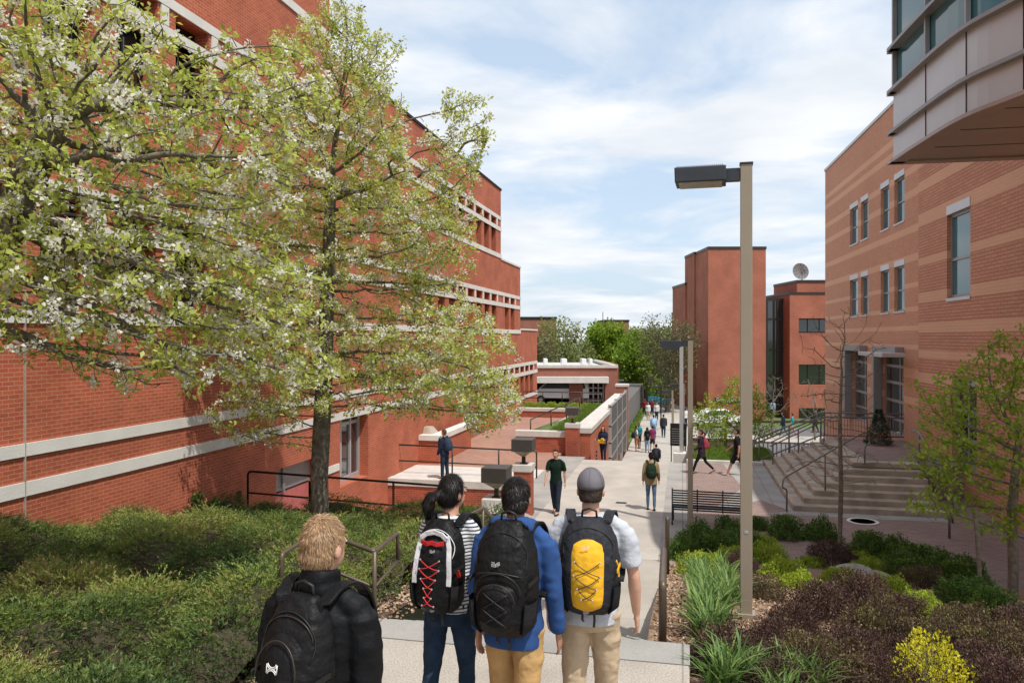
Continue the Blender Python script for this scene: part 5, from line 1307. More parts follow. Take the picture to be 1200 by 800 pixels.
    for l in F.legs:
        if shorts: mb.tube([l[0], l[0].lerp(l[1],.5), l[0].lerp(l[1],.96)], [.056*h*bw,.053*h,.050*h], 14)
        else:
            k_ = {'trousers': (.055,.050,.041,.037,.033), 'slim': (.052,.043,.032,.030,.023)}[bot]
            mb.tube([l[0], l[0].lerp(l[1],.5), l[1], l[1].lerp(l[2],.45), l[1].lerp(l[2],.98)], [k*h*bw for k in k_], 16)
    blob('shorts' if shorts else 'trousers', mb, vox, botc, o, 3, (.010*h if fine else .004, 8), 3)
    # ---- shoes
    for l in F.legs:
        a = l[2]; fw = V3(0, math.cos(l[3]*.6), math.sin(l[3]*.6)); dn = V3(0,0,-1); mb = MB(); secs = []
        for t, w_, hh in ((-.033,.017,.030),(-.01,.022,.040),(.03,.024,.034),(.075,.027,.022),(.105,.022,.016),(.118,.010,.010)):
            c = a+fw*t*h+dn*.040*h; secs.append([c+V3(math.cos(q)*w_*h, 0, max(0, math.sin(q))*hh*h-.002*h*(math.sin(q) < 0)) for q in [2*math.pi*k/12 for k in range(12)]])
        mb.loft(secs); mb.build('shoe', shoec or C_('dark shoes', (.03,.028,.03)), o, smooth=True)
    # ---- top
    thick = {'jacket': 1.12, 'shirt': 1.0, 'hoodie': 1.10}[top]*bw; mb = MB()
    ext = .012 if top != 'shirt' else .006
    torso(mb, F, [(hem,.094*thick,.072*thick,-.004),(.52,.094*thick,.07*thick,-.002),(.60,.084*thick,.064*thick,0),(.67,.090*thick,.067*thick,0),(.74,.102*thick*(.95 if F.fem else 1),.070*thick,0),(.785,.100*thick*(.93 if F.fem else 1),.058*thick,-.006),(.812,.078*thick,.046*thick,-.010),(.838,.052,.043,-.010),(.85,.044,.040,-.008)], 24)
    if collar: mb.tube([F.up(0,-.012,.835), F.up(0,-.008,.862), F.up(0,-.004,.885)], [.049*h,.047*h,.046*h], 18)
    for s, (sh, el, wr, d) in zip((-1, 1), F.arms):
        r0 = (.0375 if not F.fem else .032)*thick*h
        mb.tube([F.up(s*.03,-.012,.832), F.up(s*.075,-.01,.822), sh+V3(0,0,-.002*h)], [.025*h,.026*h,.028*h*thick], 12)
        mb.ell(sh+V3(-s*.004*h,0,-.010*h), .031*h*thick, .031*h*thick, .029*h*thick, 14, 10)
        if sleeves == 'long': mb.tube([sh-V3(0,0,.004*h), sh.lerp(el,.5), el, el.lerp(wr,.5), el.lerp(wr,.99)], [r0*.92,r0*.93,r0*.82,r0*.74,r0*.62], 16)
        else: mb.tube([sh-V3(0,0,.005*h), sh.lerp(el,.4), sh.lerp(el,.78)], [r0*.88,r0*.96,r0*1.0], 16)
    if hood: mb.tube([F.up(-.055,.01,.838), F.up(-.050,-.035,.848), F.up(0,-.062,.842), F.up(.050,-.035,.848), F.up(.055,.01,.838)], [.022*h,.030*h,.034*h,.030*h,.022*h], 12); mb.ell(F.up(0,-.048,.822), .052*h, .034*h, .030*h)
    blob({'jacket':'jacket','shirt':'shirt','hoodie':'hooded_sweatshirt'}[top], mb, vox, topc, o, 3, (.011*h if top != 'shirt' else .010*h, 6.5) if fine else (.004, 6), 11)
    # ---- hair
    hm = C_('hair %.3f %.3f' % hairc[:2], hairc, rough=.5, bump=.6, bs=160, var=.35, sheen=0, scale=40); mb = MB()
    kk = 1.10
    def strands(mesh_obj, n, ln, wd, seed, cutz=None, down=1.0, jitter=.35):
        me = mesh_obj.data; r = np.random.default_rng(seed); nf = len(me.polygons); ce = np.empty(nf*3); no = np.empty(nf*3); me.polygons.foreach_get('center', ce); me.polygons.foreach_get('normal', no)
        ce = ce.reshape(-1,3); no = no.reshape(-1,3); i = r.integers(0, nf, n); P = ce[i]; Nn = no[i]
        crown = np.array(F.hp(0,-.025,.992)); D = P-crown; D[:, 2] -= .05*down; D -= Nn*(D*Nn).sum(1, keepdims=True); D /= np.maximum(np.linalg.norm(D, axis=1, keepdims=True), 1e-6)
        D = D+r.normal(size=(n,3))*jitter*.5+Nn*.18; V, F_ = kites(P-D*ln*.3, D, Nn+.2*r.normal(size=(n,3)), ln*(.6+.7*r.random(n)), wd/ln); m = np_mesh('hair_strands', V, F_, r.random(n))
        hs = leafmat('strand %.3f' % hairc[0], [(0, tuple(c*.55 for c in hairc)), (1, tuple(min(1, c*1.75+.01) for c in hairc)), (.5, hairc)], rough=.38, trans=.05) if 'st%.3f' % hairc[0] not in CM else CM['st%.3f' % hairc[0]]
        CM['st%.3f' % hairc[0]] = hs; link('hair_strands', m, hs, mesh_obj)
    if hair != 'none':
        mb.ell(F.hp(0,-.007,.945), .0465*h, .0555*h, .0585*h, 18, 12)
        if hair in ('short', 'cap'): mb.ell(F.hp(0,-.024,.918), .0425*h, .036*h, .042*h, 16, 10)
        if hair in ('long', 'pony', 'bun'): mb.ell(F.hp(0,-.022,.925), .045*h, .042*h, .050*h, 16, 10)
        if hair == 'long': mb.tube([F.hp(0,-.03,.93), F.up(0,-.055,.86), F.up(0,-.065,.80), F.up(0,-.07,.76)], [.04*h,.046*h,.045*h,.02*h], 14, ell=(1,.6)); [mb.tube([F.hp(s*.038,0,.95), F.hp(s*.044,.012,.90), F.up(s*.05,.03,.83), F.up(s*.05,.05,.79)], [.012*h,.017*h,.016*h,.006*h], 8) for s in (-1,1)]
        if hair == 'pony': mb.ell(F.hp(-.004,-.062,.93), .017*h,.017*h,.017*h, 10, 8); mb.tube([F.hp(-.004,-.06,.93), F.hp(-.014,-.088,.92), F.hp(-.022,-.095,.892), F.hp(-.026,-.09,.862), F.hp(-.024,-.082,.838)], [.013*h,.020*h,.024*h,.019*h,.005*h], 12)
        if hair == 'bun': mb.ell(F.hp(0,-.04,.985), .024*h,.024*h,.02*h, 10, 8)
        # carve the face by removing nothing but keeping the shell behind the hairline: shift forward cap only at the top
        ho = blob('hair', mb, vox*.8, hm, o, 2, (.003*h if fine else .003, 18), 5)
        me = ho.data; bm = bmesh.new(); bm.from_mesh(me); kill = []
        inv = Matrix.Rotation(-R(F.head[0]), 3, 'Z'); c0 = F.up(0,.004,.9)
        lowz = .905 if hair in ('short','cap') else .5
        for v in bm.verts:
            q = inv @ (v.co-c0); q = rot_x(q, R(F.head[1]))/h; z = q.z+.9
            if (q.y > .020 and z < .968 and abs(q.x) < .055) or (q.y > -.006 and z < .94 and hair in ('short','cap')) or (hair in ('short','cap') and z < .893+.0*q.y): kill.append(v)
        bmesh.ops.delete(bm, geom=kill, context='VERTS'); bm.to_mesh(me); bm.free()
        if fine: strands(ho, {'short': 14000, 'cap': 3500}.get(hair, 7000), .030 if hair == 'short' else (.012 if hair == 'cap' else .045), .0022, 7, jitter=.22 if hair == 'short' else .06)
    for s in (-1, 1):
        e = MB(); e.ell(F.hp(s*.0185,.0480,.9395), .0068*h,.0035*h,.0036*h, 8, 6); eo = e.build('eye', M['white'], o, smooth=True)
        e = MB(); e.ell(F.hp(s*.0185,.0508,.9395), .003*h,.0015*h,.003*h, 8, 6); e.build('pupil', M['black'], eo)
        e = MB(); e.tube([F.hp(s*.010,.0525,.950), F.hp(s*.019,.052,.9525), F.hp(s*.028,.046,.950)], .0018*h, 5); e.build('eyebrow', hm, o)
    e = MB(); e.tube([F.hp(-.014,.048,.8985), F.hp(0,.0545,.898), F.hp(.014,.048,.8985)], [.0015*h,.0032*h,.0015*h], 6); e.build('lips', C_('lips', (.33,.10,.08), sheen=0), o)
    if cap:
        mb = MB(); mb.ell(F.hp(0,-.004,.952), .0495*h, .0605*h, .0575*h, 26, 16); co_ = mb; 
        keep = MB(); me = mb.mesh('tmp'); bm = bmesh.new(); bm.from_mesh(me); inv = Matrix.Rotation(-R(F.head[0]), 3, 'Z'); c0 = F.up(0,.004,.9)
        bmesh.ops.delete(bm, geom=[v for v in bm.verts if rot_x(inv @ (v.co-c0), R(F.head[1])).z/h+.9 < .936], context='VERTS'); bm.to_mesh(me); bm.free(); me.polygons.foreach_set('use_smooth', [True]*len(me.polygons))
        cp = link('cap', me, cap, o); sd = cp.modifiers.new('s', 'SOLIDIFY'); sd.thickness = .004; 
        q = MB(); q.tube([F.hp(0,-.004,1.008), F.hp(0,-.004,1.0115)], [.005*h,.004*h], 10); q.build('cap_button', cap, cp, smooth=True)
        for k in range(6):
            a = k*math.pi/3+.5; q = MB(); q.tube([F.hp(.0500*math.cos(t)*math.cos(a), -.004+.0610*math.cos(t)*math.sin(a), .952+.0580*math.sin(t)) for t in np.linspace(0.0,1.5,9)], .0011*h, 4); q.build('seam', cap, cp)
        q = MB(); q.loft([[F.hp(x*(.042-.018*t), .050+.045*t*(1-(x*x)*.35), .942-.008*t-.010*x*x+dz) for x in (-1,-.6,-.2,.2,.6,1)]+[F.hp(x*(.042-.018*t), .050+.045*t*(1-(x*x)*.35), .939-.008*t-.010*x*x) for x in (1,.6,.2,-.2,-.6,-1)] for t, dz in ((0,0),(.5,0),(1,0))]); q.build('brim', cap, cp)
    for ch in o.children: ch.location = off
    o.location = V3(*pos)
    return o, F, off
# ---------------- backpacks
def ribbon3(mb, pts, w_, th, side=(1,0,0)):
    secs = []; n = len(pts)
    for i, p in enumerate(pts):
        t = (pts[min(i+1,n-1)]-pts[max(i-1,0)]).normalized(); s = Vector(side); s = (s-t*s.dot(t)).normalized(); u = s.cross(t)
        secs.append([p+s*a*w_/2+u*b*th/2 for a, b in ((-1,-1),(1,-1),(1,1),(-1,1))])
    return mb.loft(secs)
def backpack(label, P, z0, z1, w_, d, mt, dx=0, accent=None, style='plain', fine=False, trim=None, group='backpacks worn by the walkers'):
    o, F, off = P; H = F.H
    b = T('backpack', label, 'backpack', tuple(o.location+Matrix.Rotation(o.rotation_euler.z,3,'Z')@Vector((0,0,0))), o.rotation_euler.z, group)
    yb = lambda z: (F.up(0,-.062*1.05,(z)/H)).y   # back surface y in person space at height z
    zc = lambda t: z0+(z1-z0)*t
    prof = [(0,.70,.62),(.05,.86,.86),(.15,.97,1),(.4,1,1),(.65,.97,.88),(.82,.86,.68),(.93,.68,.48),(1,.40,.25)]
    def wd(t):
        for (a,wa,da),(b_,wb,db) in zip(prof,prof[1:]):
            if t <= b_: k = (t-a)/(b_-a); k = k*k*(3-2*k) if False else k; return (wa+(wb-wa)*k)*w_/2, (da+(db-da)*k)*d
        return prof[-1][1]*w_/2, prof[-1][2]*d
    pe = 2.7
    def fy(x, t, e=0):
        w2, d2 = wd(max(0,min(1,t))); u = min(.999, abs(x)/w2); return yb(zc(t))-.004-d2*(1-u**pe)**(1/pe)-e
    def pt(x, t, e=.003): return Vector((dx+x, fy(x, t, e), zc(t)))
    def shell(wk, dk, t0, t1, e, name, m, par, disp=.006, sm=2, cx=0):
        q = MB(); secs = []
        for k in range(11):
            t = t0+(t1-t0)*k/10; w2, d2 = wd(t); s_ = k/10; rnd = (1-(2*s_-1)**6)**.5*.25+.75 if name != 'main_bag' else 1
            ring = []
            for a in [math.pi*j/14 for j in range(15)]:
                x = w2*wk*rnd*math.copysign(abs(math.cos(a))**(2/pe), math.cos(a)); ring.append(Vector((dx+cx+x, (yb(zc(t))-.004-(d2*dk*rnd+e)*abs(math.sin(a))**(2/pe)), zc(t))))
            ring.append(Vector((dx+cx-w2*wk*rnd*.9, yb(zc(t))+.012, zc(t)))); ring.append(Vector((dx+cx+w2*wk*rnd*.9, yb(zc(t))+.012, zc(t)))); secs.append(ring)
        q.loft(secs); return blob(name, q, .009 if fine else .016, m, par, sm, (disp, 14) if fine else None, 21)
    main = shell(1, 1, 0, 1, 0, 'main_bag', mt, b, .009)
    if style in ('lowpocket', 'all'): shell(.78, 1.0, .06, .52, .028, 'front_pocket', mt, b, .012)
    if style == 'tall': shell(.74, 1.0, .08, .80, .026, 'front_pocket', mt, b, .010)
    if style == 'accent': shell(.74, 1.0, .04, .84, .022, 'front_panel', accent, b, .008)
    if style == 'laced': shell(.55, 1.0, .07, .86, .018, 'front_panel', mt, b, .008)
    if fine:
        fl = lambda nm, P_, r_, m: MB().tube([pt(x, t, e) for x, t, e in P_], r_, 6).build(nm, m, b, smooth=True)
        blk = M['black']; e_ = .026 if style in ('accent','laced') else .004
        q = MB(); q.tube([Vector((dx-.045, yb(zc(.97))-.01, zc(.97))), Vector((dx-.04, yb(zc(1))-.012, zc(1)+.035)), Vector((dx, yb(zc(1))-.014, zc(1)+.05)), Vector((dx+.04, yb(zc(1))-.012, zc(1)+.035)), Vector((dx+.045, yb(zc(.97))-.01, zc(.97)))], .007, 8); q.build('grab_loop', blk, b, smooth=True)
        wz = w_/2
        fl('zip', [(-wz*.83+0*t, t, .004) if False else (math.sin(a)*wz*.80, .70+.22*math.cos(a), .004) for t, a in [(0, k) for k in np.linspace(-1.9,1.9,22)]], .0028, trim or blk)
        if style in ('lowpocket','all'):
            fl('zip', [(math.sin(a)*wz*.58, .36+.155*math.cos(a), .034) for a in np.linspace(-1.6,1.6,18)], .003, M['bronze'])
            fl('zip', [(x, .60-.35*x*x/(wz*wz)*.2, .006) for x in np.linspace(-wz*.7, wz*.7, 12)], .0032, M['bronze'])
            fl('piping', [(math.sin(a)*wz*.7, .43+.17*math.cos(a), .020) for a in np.linspace(-1.7,1.7,18)], .004, blk)
        if style == 'tall':
            fl('zip', [(math.sin(a)*wz*.60, .56+.21*math.cos(a), .034) for a in np.linspace(-1.7,1.7,20)], .0035, M['bronze'])
            fl('zip', [(math.sin(a)*wz*.74, .74+.155*math.cos(a), .006) for a in np.linspace(-1.5,1.5,20)], .003, M['bronze'])
            fl('piping', [(-wz*.5, .50, .032), (-wz*.45, .3, .034), (-wz*.5, .1, .03)], .004, blk); fl('piping', [(wz*.5, .50, .032), (wz*.45, .3, .034), (wz*.5, .1, .03)], .004, blk)
        if style in ('accent', 'laced', 'net'):
            lc = {'accent': M['bronze'], 'laced': mat('red cord', (.62,.03,.03), .6), 'net': blk}[style]; ww = wz*.40; q = MB()
            rows = [.62,.52,.42,.32,.22,.13] if style == 'laced' else [.60,.46,.33,.22]
            eo = .030 if style != 'net' else .036
            for i, (ta, tb) in enumerate(zip(rows, rows[1:])):
                wa = ww*(.7+.35*math.sin(i+1)); wb = ww*(.7+.35*math.sin(i+2))
                for s in (-1, 1):
                    P_ = [pt(s*wa*(1-k)+(-s)*wb*k, ta+(tb-ta)*k-.02*math.sin(math.pi*k), eo) for k in np.linspace(0,1,9)]; q.tube(P_, .0026, 6)
            q.build('elastic_lacing', lc, b, smooth=True)
            q = MB()
            for i, t in enumerate(rows):
                for s in (-1, 1): q.ell(pt(s*ww*(.7+.35*math.sin(i+1)), t, eo), .006,.004,.006, 8, 6)
            q.build('eyelet', M['alum'], b)['kind'] = 'stuff'
        for s in (-1, 1):   # side compression straps and mesh pockets
            q = MB(); ribbon3(q, [Vector((dx+s*wz*1.0, yb(zc(.5))-d*.25, zc(.52))), Vector((dx+s*wz*.93, yb(zc(.5))-d*.85, zc(.50)))], .02, .006, (0,0,1)); q.build('side_strap', accent if style == 'accent' else blk, b)
            q = MB(); secs = []
            for t in (0.02,.1,.25,.34):
                w2, d2 = wd(t); secs.append([Vector((dx+s*(w2*.82+(.012+.028*(t > .05))*max(0,math.cos(a))), yb(zc(t))-d2*.5+d2*.42*math.sin(a), zc(t))) for a in [2*math.pi*k/14 for k in range(14)]])
            q.loft(secs, cap=False); pk = q.build('side_pocket', C_('dark mesh', (.02,.02,.022)), b, smooth=True)
        for s in (-1, 1):   # hanging webbing
            q = MB(); ribbon3(q, [Vector((dx+s*.03, yb(z0)-d*.4, z0+.03)), Vector((dx+s*.035, yb(z0)-d*.42, z0-.04)), Vector((dx+s*.03, yb(z0)-d*.3, z0-(.09 if s > 0 else .06)))], .014, .003); q.build('webbing', blk, b)
    # shoulder straps
    q_ = []
    for s in (-1, 1):
        q = MB(); P_ = [F.up(s*.040,-.088,z1/H-.045), F.up(s*.046,-.080,z1/H-.015), F.up(s*.058,-.062,.832), F.up(s*.066,-.034,.853), F.up(s*.071,-.004,.859), F.up(s*.075,.03,.85), F.up(s*.08,.058,.82), F.up(s*.084,.076,.77), F.up(s*.09,.078,.71), F.up(s*.105,.04,.66), F.up(s*.10,-.04,.63)]
        if dx: P_[0].x += dx; P_[1].x += dx*.7
        ribbon3(q, catmull3(P_), .058 if fine else .05, .014); q.build('shoulder_strap', mt, b, smooth=False, bevel=.004 if fine else 0)
    for ch in b.children: ch.location = off
    b['pt'] = 0; del b['pt']
    return b, pt, off
def catmull3(P, n=3):
    Q = [P[0]]+list(P)+[P[-1]]; out = []
    for i in range(1, len(Q)-2):
        p0, p1, p2, p3 = Q[i-1:i+3]
        for k in range(n):
            t = k/n; out.append(.5*((2*p1)+(-p0+p2)*t+(2*p0-5*p1+4*p2-p3)*t*t+(-p0+3*p1-3*p2+p3)*t**3))
    out.append(P[-1]); return out
jean = C_('dark indigo denim', (.018,.035,.065), bs=20, var=.35); jeanl = C_('mid blue denim', (.10,.16,.25), var=.25); khaki = C_('mustard khaki cotton', (.46,.285,.12)); sand = C_('sand khaki cotton', (.50,.385,.26)); blk = C_('black softshell', (.008,.0085,.010), rough=.6, var=.2)
nyl = C_('black pack nylon', (.010,.010,.011), rough=.5, bump=.8, bs=18); nyl2 = C_('charcoal pack nylon', (.024,.025,.031), rough=.6, bump=.8, bs=18)
G4 = 'students walking away in the foreground'
# P1
p1 = person('blond man in black jacket with black backpack, nearest at lower left', pos=(W(374,600,3.1).x, W(374,600,3.1).y, 0), yaw=-12, H=1.77, skin='fair', top='jacket', topc=blk, botc=jean, hair='short', hairc=(.36,.225,.125), vox=.0095, fine=True, collar=True, group=G4, legs=((6,4),(-8,10)), arms=((-4,8,14),(2,4,16)), head=(-4,4), build=1.0, wide=1.0)
b1, pt1, of1 = backpack('black backpack with white arched emblem on the blond man', p1, .93, 1.50, .31, .16, nyl, dx=.015, style='tall', fine=True)
def mark(b, pt, off, curves, r_, mt, name='emblem'):
    q = MB()
    for c in curves: q.tube([pt(x, t, e) for x, t, e in c], r_, 6)
    o = q.build(name, mt, b, smooth=True); o.location = off; return o
wm = M['white']
arc = lambda cx, ct, rx, rt, a0, a1, e=.040: [(cx+rx*math.cos(a), ct+rt*math.sin(a), e) for a in np.linspace(a0, a1, 12)]
LT = .25
mark(b1, pt1, of1, [arc(0,.395+LT,.024,.036,math.pi*1.12,math.pi*1.88), arc(0,.325+LT,.024,.036,math.pi*.12,math.pi*.88), arc(0,.405+LT,.021,.036,math.pi*1.12,math.pi*1.88), arc(0,.315+LT,.021,.036,math.pi*.12,math.pi*.88), [(-.024,.388+LT,.04),(-.024,.332+LT,.04)], [(.024,.388+LT,.04),(.024,.332+LT,.04)]], .0021, wm)
# P2
p2 = person('dark haired woman with low ponytail and striped shirt', pos=(W(527,600,4.75).x, W(527,600,4.75).y, 0), yaw=-8, H=1.65, fem=True, skin='light', top='shirt', topc=stripes('striped jersey'), botc=jean, bot='slim', hair='pony', hairc=(.012,.009,.008), vox=.0095, fine=True, sleeves='short', group=G4, legs=((-10,14),(9,6)), arms=((14,6,35),(6,5,30)), head=(-22,6), hem=.50)
b2, pt2, of2 = backpack('black and white backpack with red laces on the striped shirt woman', p2, .87, 1.40, .31, .17, nyl, style='laced', fine=True, trim=M['white'])
wsh = C_('white pack nylon', (.62,.62,.63)); redc = C_('red pack nylon', (.55,.03,.03))
for s in (-1, 1):
    q = MB(); ribbon3(q, [pt2(s*.075, .86, .010), pt2(s*.098, .74, .008), pt2(s*.105, .6, .008), pt2(s*.112, .45, .010), pt2(s*.112, .34, .012)], .030, .012, (1,0,0)); w_ = q.build('white_side_stripe', wsh, b2, bevel=.004); w_.location = of2
q = MB(); ribbon3(q, [pt2(-.085,.83,.026), pt2(-.05,.88,.026), pt2(0,.90,.024), pt2(.05,.88,.026), pt2(.085,.83,.026)], .030, .012, (0,0,1)); w_ = q.build('white_top_band', wsh, b2, bevel=.004); w_.location = of2
q = MB(); ribbon3(q, [pt2(-.075,.80,.030), pt2(-.03,.785,.032), pt2(0,.80,.032), pt2(.03,.785,.032), pt2(.075,.80,.030)], .026, .006, (0,0,1)); w_ = q.build('red_yoke', redc, b2, bevel=.002); w_.location = of2
for s in (-1, 1):
    q = MB(); ribbon3(q, [pt2(s*.14,.50,.012), pt2(s*.147,.42,.012)], .035, .008, (1,0,0)); w_ = q.build('red_side_tab', redc, b2); w_.location = of2
def label3(b, pt, off, s, size, x, t, e, mt, rz=0):
    v = pt(x, t, e); o = text(s, size, v+off, (R(90),0,0), mt, 'lettering', b, .0006); return o
def dome(b, pt, off, x, t, e, s, mt, txt=True):
    q = MB()
    for k, rr in enumerate((1,.72,.44)):
        q.tube([Vector((pt(x,t,e).x+s*(-.5+1-rr*math.cos(a))*1.0-s*.0, pt(x,t,e).y, pt(x,t,e).z+s*rr*math.sin(a)*.9)) for a in np.linspace(.0,1.57,8)], s*.055, 5)
    o = q.build('emblem', mt, b); o.location = off
    if txt:
        for i, l in enumerate(('THE','NORTH','FACE')):
            v = pt(x,t,e); text(l, s*.42, Vector((v.x-s*1.35, v.y-.001, v.z+s*(.62-.36*i)))+off, (R(90),0,0), mt, 'lettering', b, .0005)
dome(b2, pt2, of2, .022, .70, .032, .018, wm); dome(b2, pt2, of2, .01, .035, .006, .016, wm)
# P3
p3 = person('dark haired man in blue hooded sweatshirt and mustard trousers', pos=(W(603,600,4.35).x, W(603,600,4.35).y, 0), yaw=-6, H=1.70, skin='tan', top='hoodie', topc=C_('blue fleece', (.030,.075,.22), bump=.35), botc=khaki, hair='short', hairc=(.014,.010,.008), vox=.0095, fine=True, hood=True, group=G4, legs=((8,6),(-9,14)), arms=((-6,6,12),(4,8,10)), head=(8,4), hem=.455, build=.96, wide=.95)
b3, pt3, of3 = backpack('plain black backpack with oval pocket on the blue sweatshirt man', p3, .89, 1.49, .36, .20, nyl, dx=-.0, style='all', fine=True)
dome(b3, pt3, of3, .0, .655, .012, .026, wm)
b_ = MB(); 
for i, rows in enumerate([(.44,.30),(.30,.16)]):
    for s in (-1,1): b_.tube([pt3(s*.07*(1-k)-s*.07*k, rows[0]+(rows[1]-rows[0])*k, .036) for k in np.linspace(0,1,8)], .003, 6)
x_ = b_.build('elastic_lacing', M['black'], b3, smooth=True); x_.location = of3
# P4
p4 = person('man in gray cap, pale gray t-shirt and sand trousers', pos=(W(692,600,4.6).x, W(692,600,4.6).y, 0), yaw=3, H=1.70, skin='fair', top='shirt', topc=C_('heather gray jersey', (.50,.52,.57), var=.08), botc=sand, hair='cap', hairc=(.05,.035,.026), cap=C_('gray cap cotton', (.155,.145,.165), bump=.3), vox=.0095, fine=True, sleeves='short', group=G4, legs=((-9,12),(8,6)), arms=((4,9,8),(2,11,14)), head=(0,2), hem=.475, build=1.02, wide=1.06)
yel = C_('golden yellow nylon', (.74,.40,.025), rough=.6, bump=.4, bs=20)
b4, pt4, of4 = backpack('charcoal backpack with golden yellow front on the capped man', p4, .92, 1.45, .36, .19, nyl2, style='accent', accent=yel, fine=True)
dome(b4, pt4, of4, .0, .73, .034, .024, wm); dome(b4, pt4, of4, .0, .04, .006, .018, wm)
q = MB(); q.tube([pt4(-.15,.02,-.03)+Vector((0,0,0)), pt4(-.15,.30,-.03)], [.03,.03], 12); w_ = q.build('water_bottle', C_('clear bottle', (.45,.55,.62), rough=.2, bump=0), b4, smooth=True); w_.location = of4
for s in (-1, 1):
    q = MB(); ribbon3(q, [pt4(s*.155,.60,-.02), pt4(s*.168,.52,-.02), pt4(s*.172,.40,-.02)], .045, .012, (0,1,0)); w_ = q.build('yellow_side_flap', yel, b4, bevel=.004); w_.location = of4

# ---------------- people further off
def walker(label, px, py_head, Z, gz, Hh, **k):
    v = W(px, py_head, Z); return person(label, pos=(v.x, v.y, gz), H=Hh, **k)
grn = C_('dark green cotton', (.008,.022,.014)); wht = C_('white cotton', (.62,.62,.62)); olv = C_('olive tan cotton', (.30,.22,.12)); navy = C_('navy cotton', (.02,.025,.05)); chc = C_('charcoal cotton', (.035,.035,.04)); plum = C_('plum cotton', (.22,.03,.10)); teal = C_('teal cotton', (.02,.30,.34)); orng = C_('orange cotton', (.55,.20,.06)); lbl = C_('light blue cotton', (.30,.45,.65)); tanc = C_('tan cotton', (.42,.33,.22)); mar = C_('maroon cotton', (.16,.02,.025))
GM = 'people walking on the lower walkway'
ph = walker('young man in dark green t-shirt and jeans walking toward us', 651.5, 522, 21.4, -2.4, 1.80, yaw=172, skin='light', top='shirt', topc=grn, botc=C_('navy jeans', (.02,.028,.045)), hair='short', hairc=(.025,.017,.012), vox=.013, sleeves='short', legs=((14,4),(-10,12)), arms=((-10,8,12),(10,7,25)))
pw = walker('woman in olive jacket and pale jeans seen from behind', 763, 529, 21.8, -2.4, 1.64, yaw=4, fem=True, top='jacket', topc=olv, botc=jeanl, bot='slim', hair='bun', hairc=(.02,.013,.01), vox=.015, legs=((4,3),(-4,5)), arms=((-5,10,20),(0,10,25)), hem=.44)
backpack('black and green backpack on the woman in the olive jacket', pw, .92, 1.34, .30, .16, C_('black green nylon', (.015,.03,.016)), style='lowpocket')
pj = walker('long haired woman in dark jacket carrying a yellow bag by the brick wall', 707, 499, 32.4, -2.82, 1.6, yaw=165, fem=True, skin='light', top='jacket', topc=navy, botc=jean, bot='slim', hair='long', hairc=(.015,.01,.009), vox=.017, legs=((8,14),(-6,4)), arms=((18,8,75),(18,8,75)))
q = MB(); q.box(-.17, .17, .16, .26, .86, 1.02); q.box(-.1, .02, .15, .27, 1.0, 1.09); yb_ = T('shoulder_bag', 'yellow bag held by the woman in the dark jacket', 'bag', tuple(pj[0].location), pj[0].rotation_euler.z); bb = blob('bag', q, .015, yel, yb_, 4)
pt_ = W(521, 511, 26.6); ptm = person('man in dark jacket standing on the white plaza edge', pos=(pt_.x, pt_.y, -2.4), yaw=70, H=1.72, skin='light', top='jacket', topc=navy, botc=jean, hair='short', hairc=(.10,.06,.04), vox=.016, legs=((3,2),(-3,3)), arms=((5,6,15),(4,6,60)))
backpack('dark blue backpack on the man at the plaza edge', ptm, .98, 1.42, .32, .20, C_('navy nylon', (.03,.045,.08)), style='lowpocket')
pk_ = walker('woman with headphones in long dark coat walking right to left', 822, 505, 27.6, -2.4, 1.66, yaw=85, fem=True, skin='fair', top='jacket', topc=C_('dark plum coat', (.035,.025,.04)), botc=C_('black leggings', (.012,.012,.012)), bot='slim', hair='pony', hairc=(.06,.03,.02), vox=.016, legs=((26,8),(-22,26)), arms=((10,6,45),(-8,6,40)), hem=.40)
backpack('rose and gray backpack on the woman in the dark coat', pk_, .95, 1.36, .28, .16, C_('rose nylon', (.30,.05,.07)), style='lowpocket')
walker('person in dark shorts mid stride behind the near lamp post', 864, 502, 27.2, -2.4, 1.74, yaw=80, skin='light', top='shirt', topc=C_('black tee', (.014,.014,.016)), botc=C_('black shorts', (.014,.014,.014)), shorts=True, shoec=C_('pale trainers', (.35,.35,.36)), hair='short', vox=.018, sleeves='short', legs=((26,4),(-24,30)), arms=((-20,6,25),(22,6,30)))
a = walker('man in orange shorts standing with a slung dark bag', 745.5, 501, 52.5, -5.3, 1.76, yaw=-70, skin='tan', top='shirt', topc=wht, botc=orng, shorts=True, hair='short', vox=.025, sleeves='short', legs=((2,2),(-2,2)), arms=((0,6,20),(0,6,20)), group=GM)
backpack('round dark bag on the man in orange shorts', a, .9, 1.35, .38, .22, nyl2)
walker('man in teal shirt facing the man in orange shorts', 749, 500, 54, -5.3, 1.78, yaw=150, skin='brown', top='shirt', topc=teal, botc=chc, shorts=True, hair='short', vox=.025, sleeves='short', legs=((4,2),(-4,2)), arms=((0,6,20),(10,6,60)), group=GM)
a = walker('walker in black top and pale jeans on the lower walkway', 758.5, 506, 52, -5.3, 1.72, yaw=5, skin='tan', top='shirt', topc=C_('black tee', (.014,.014,.016)), botc=C_('pale denim', (.30,.38,.48)), hair='long', fem=True, vox=.025, sleeves='short', legs=((8,4),(-8,8)), arms=((-5,6,15),(5,6,15)), group=GM)
backpack('black backpack on the walker in pale jeans', a, .9, 1.3, .3, .2, nyl)
walker('walker in plum top and dark shorts on the lower walkway', 764.5, 503, 52.8, -5.3, 1.74, yaw=10, skin='light', top='shirt', topc=plum, botc=chc, shorts=True, hair='short', vox=.025, sleeves='short', legs=((10,4),(-10,10)), arms=((-5,6,15),(5,6,15)), group=GM)
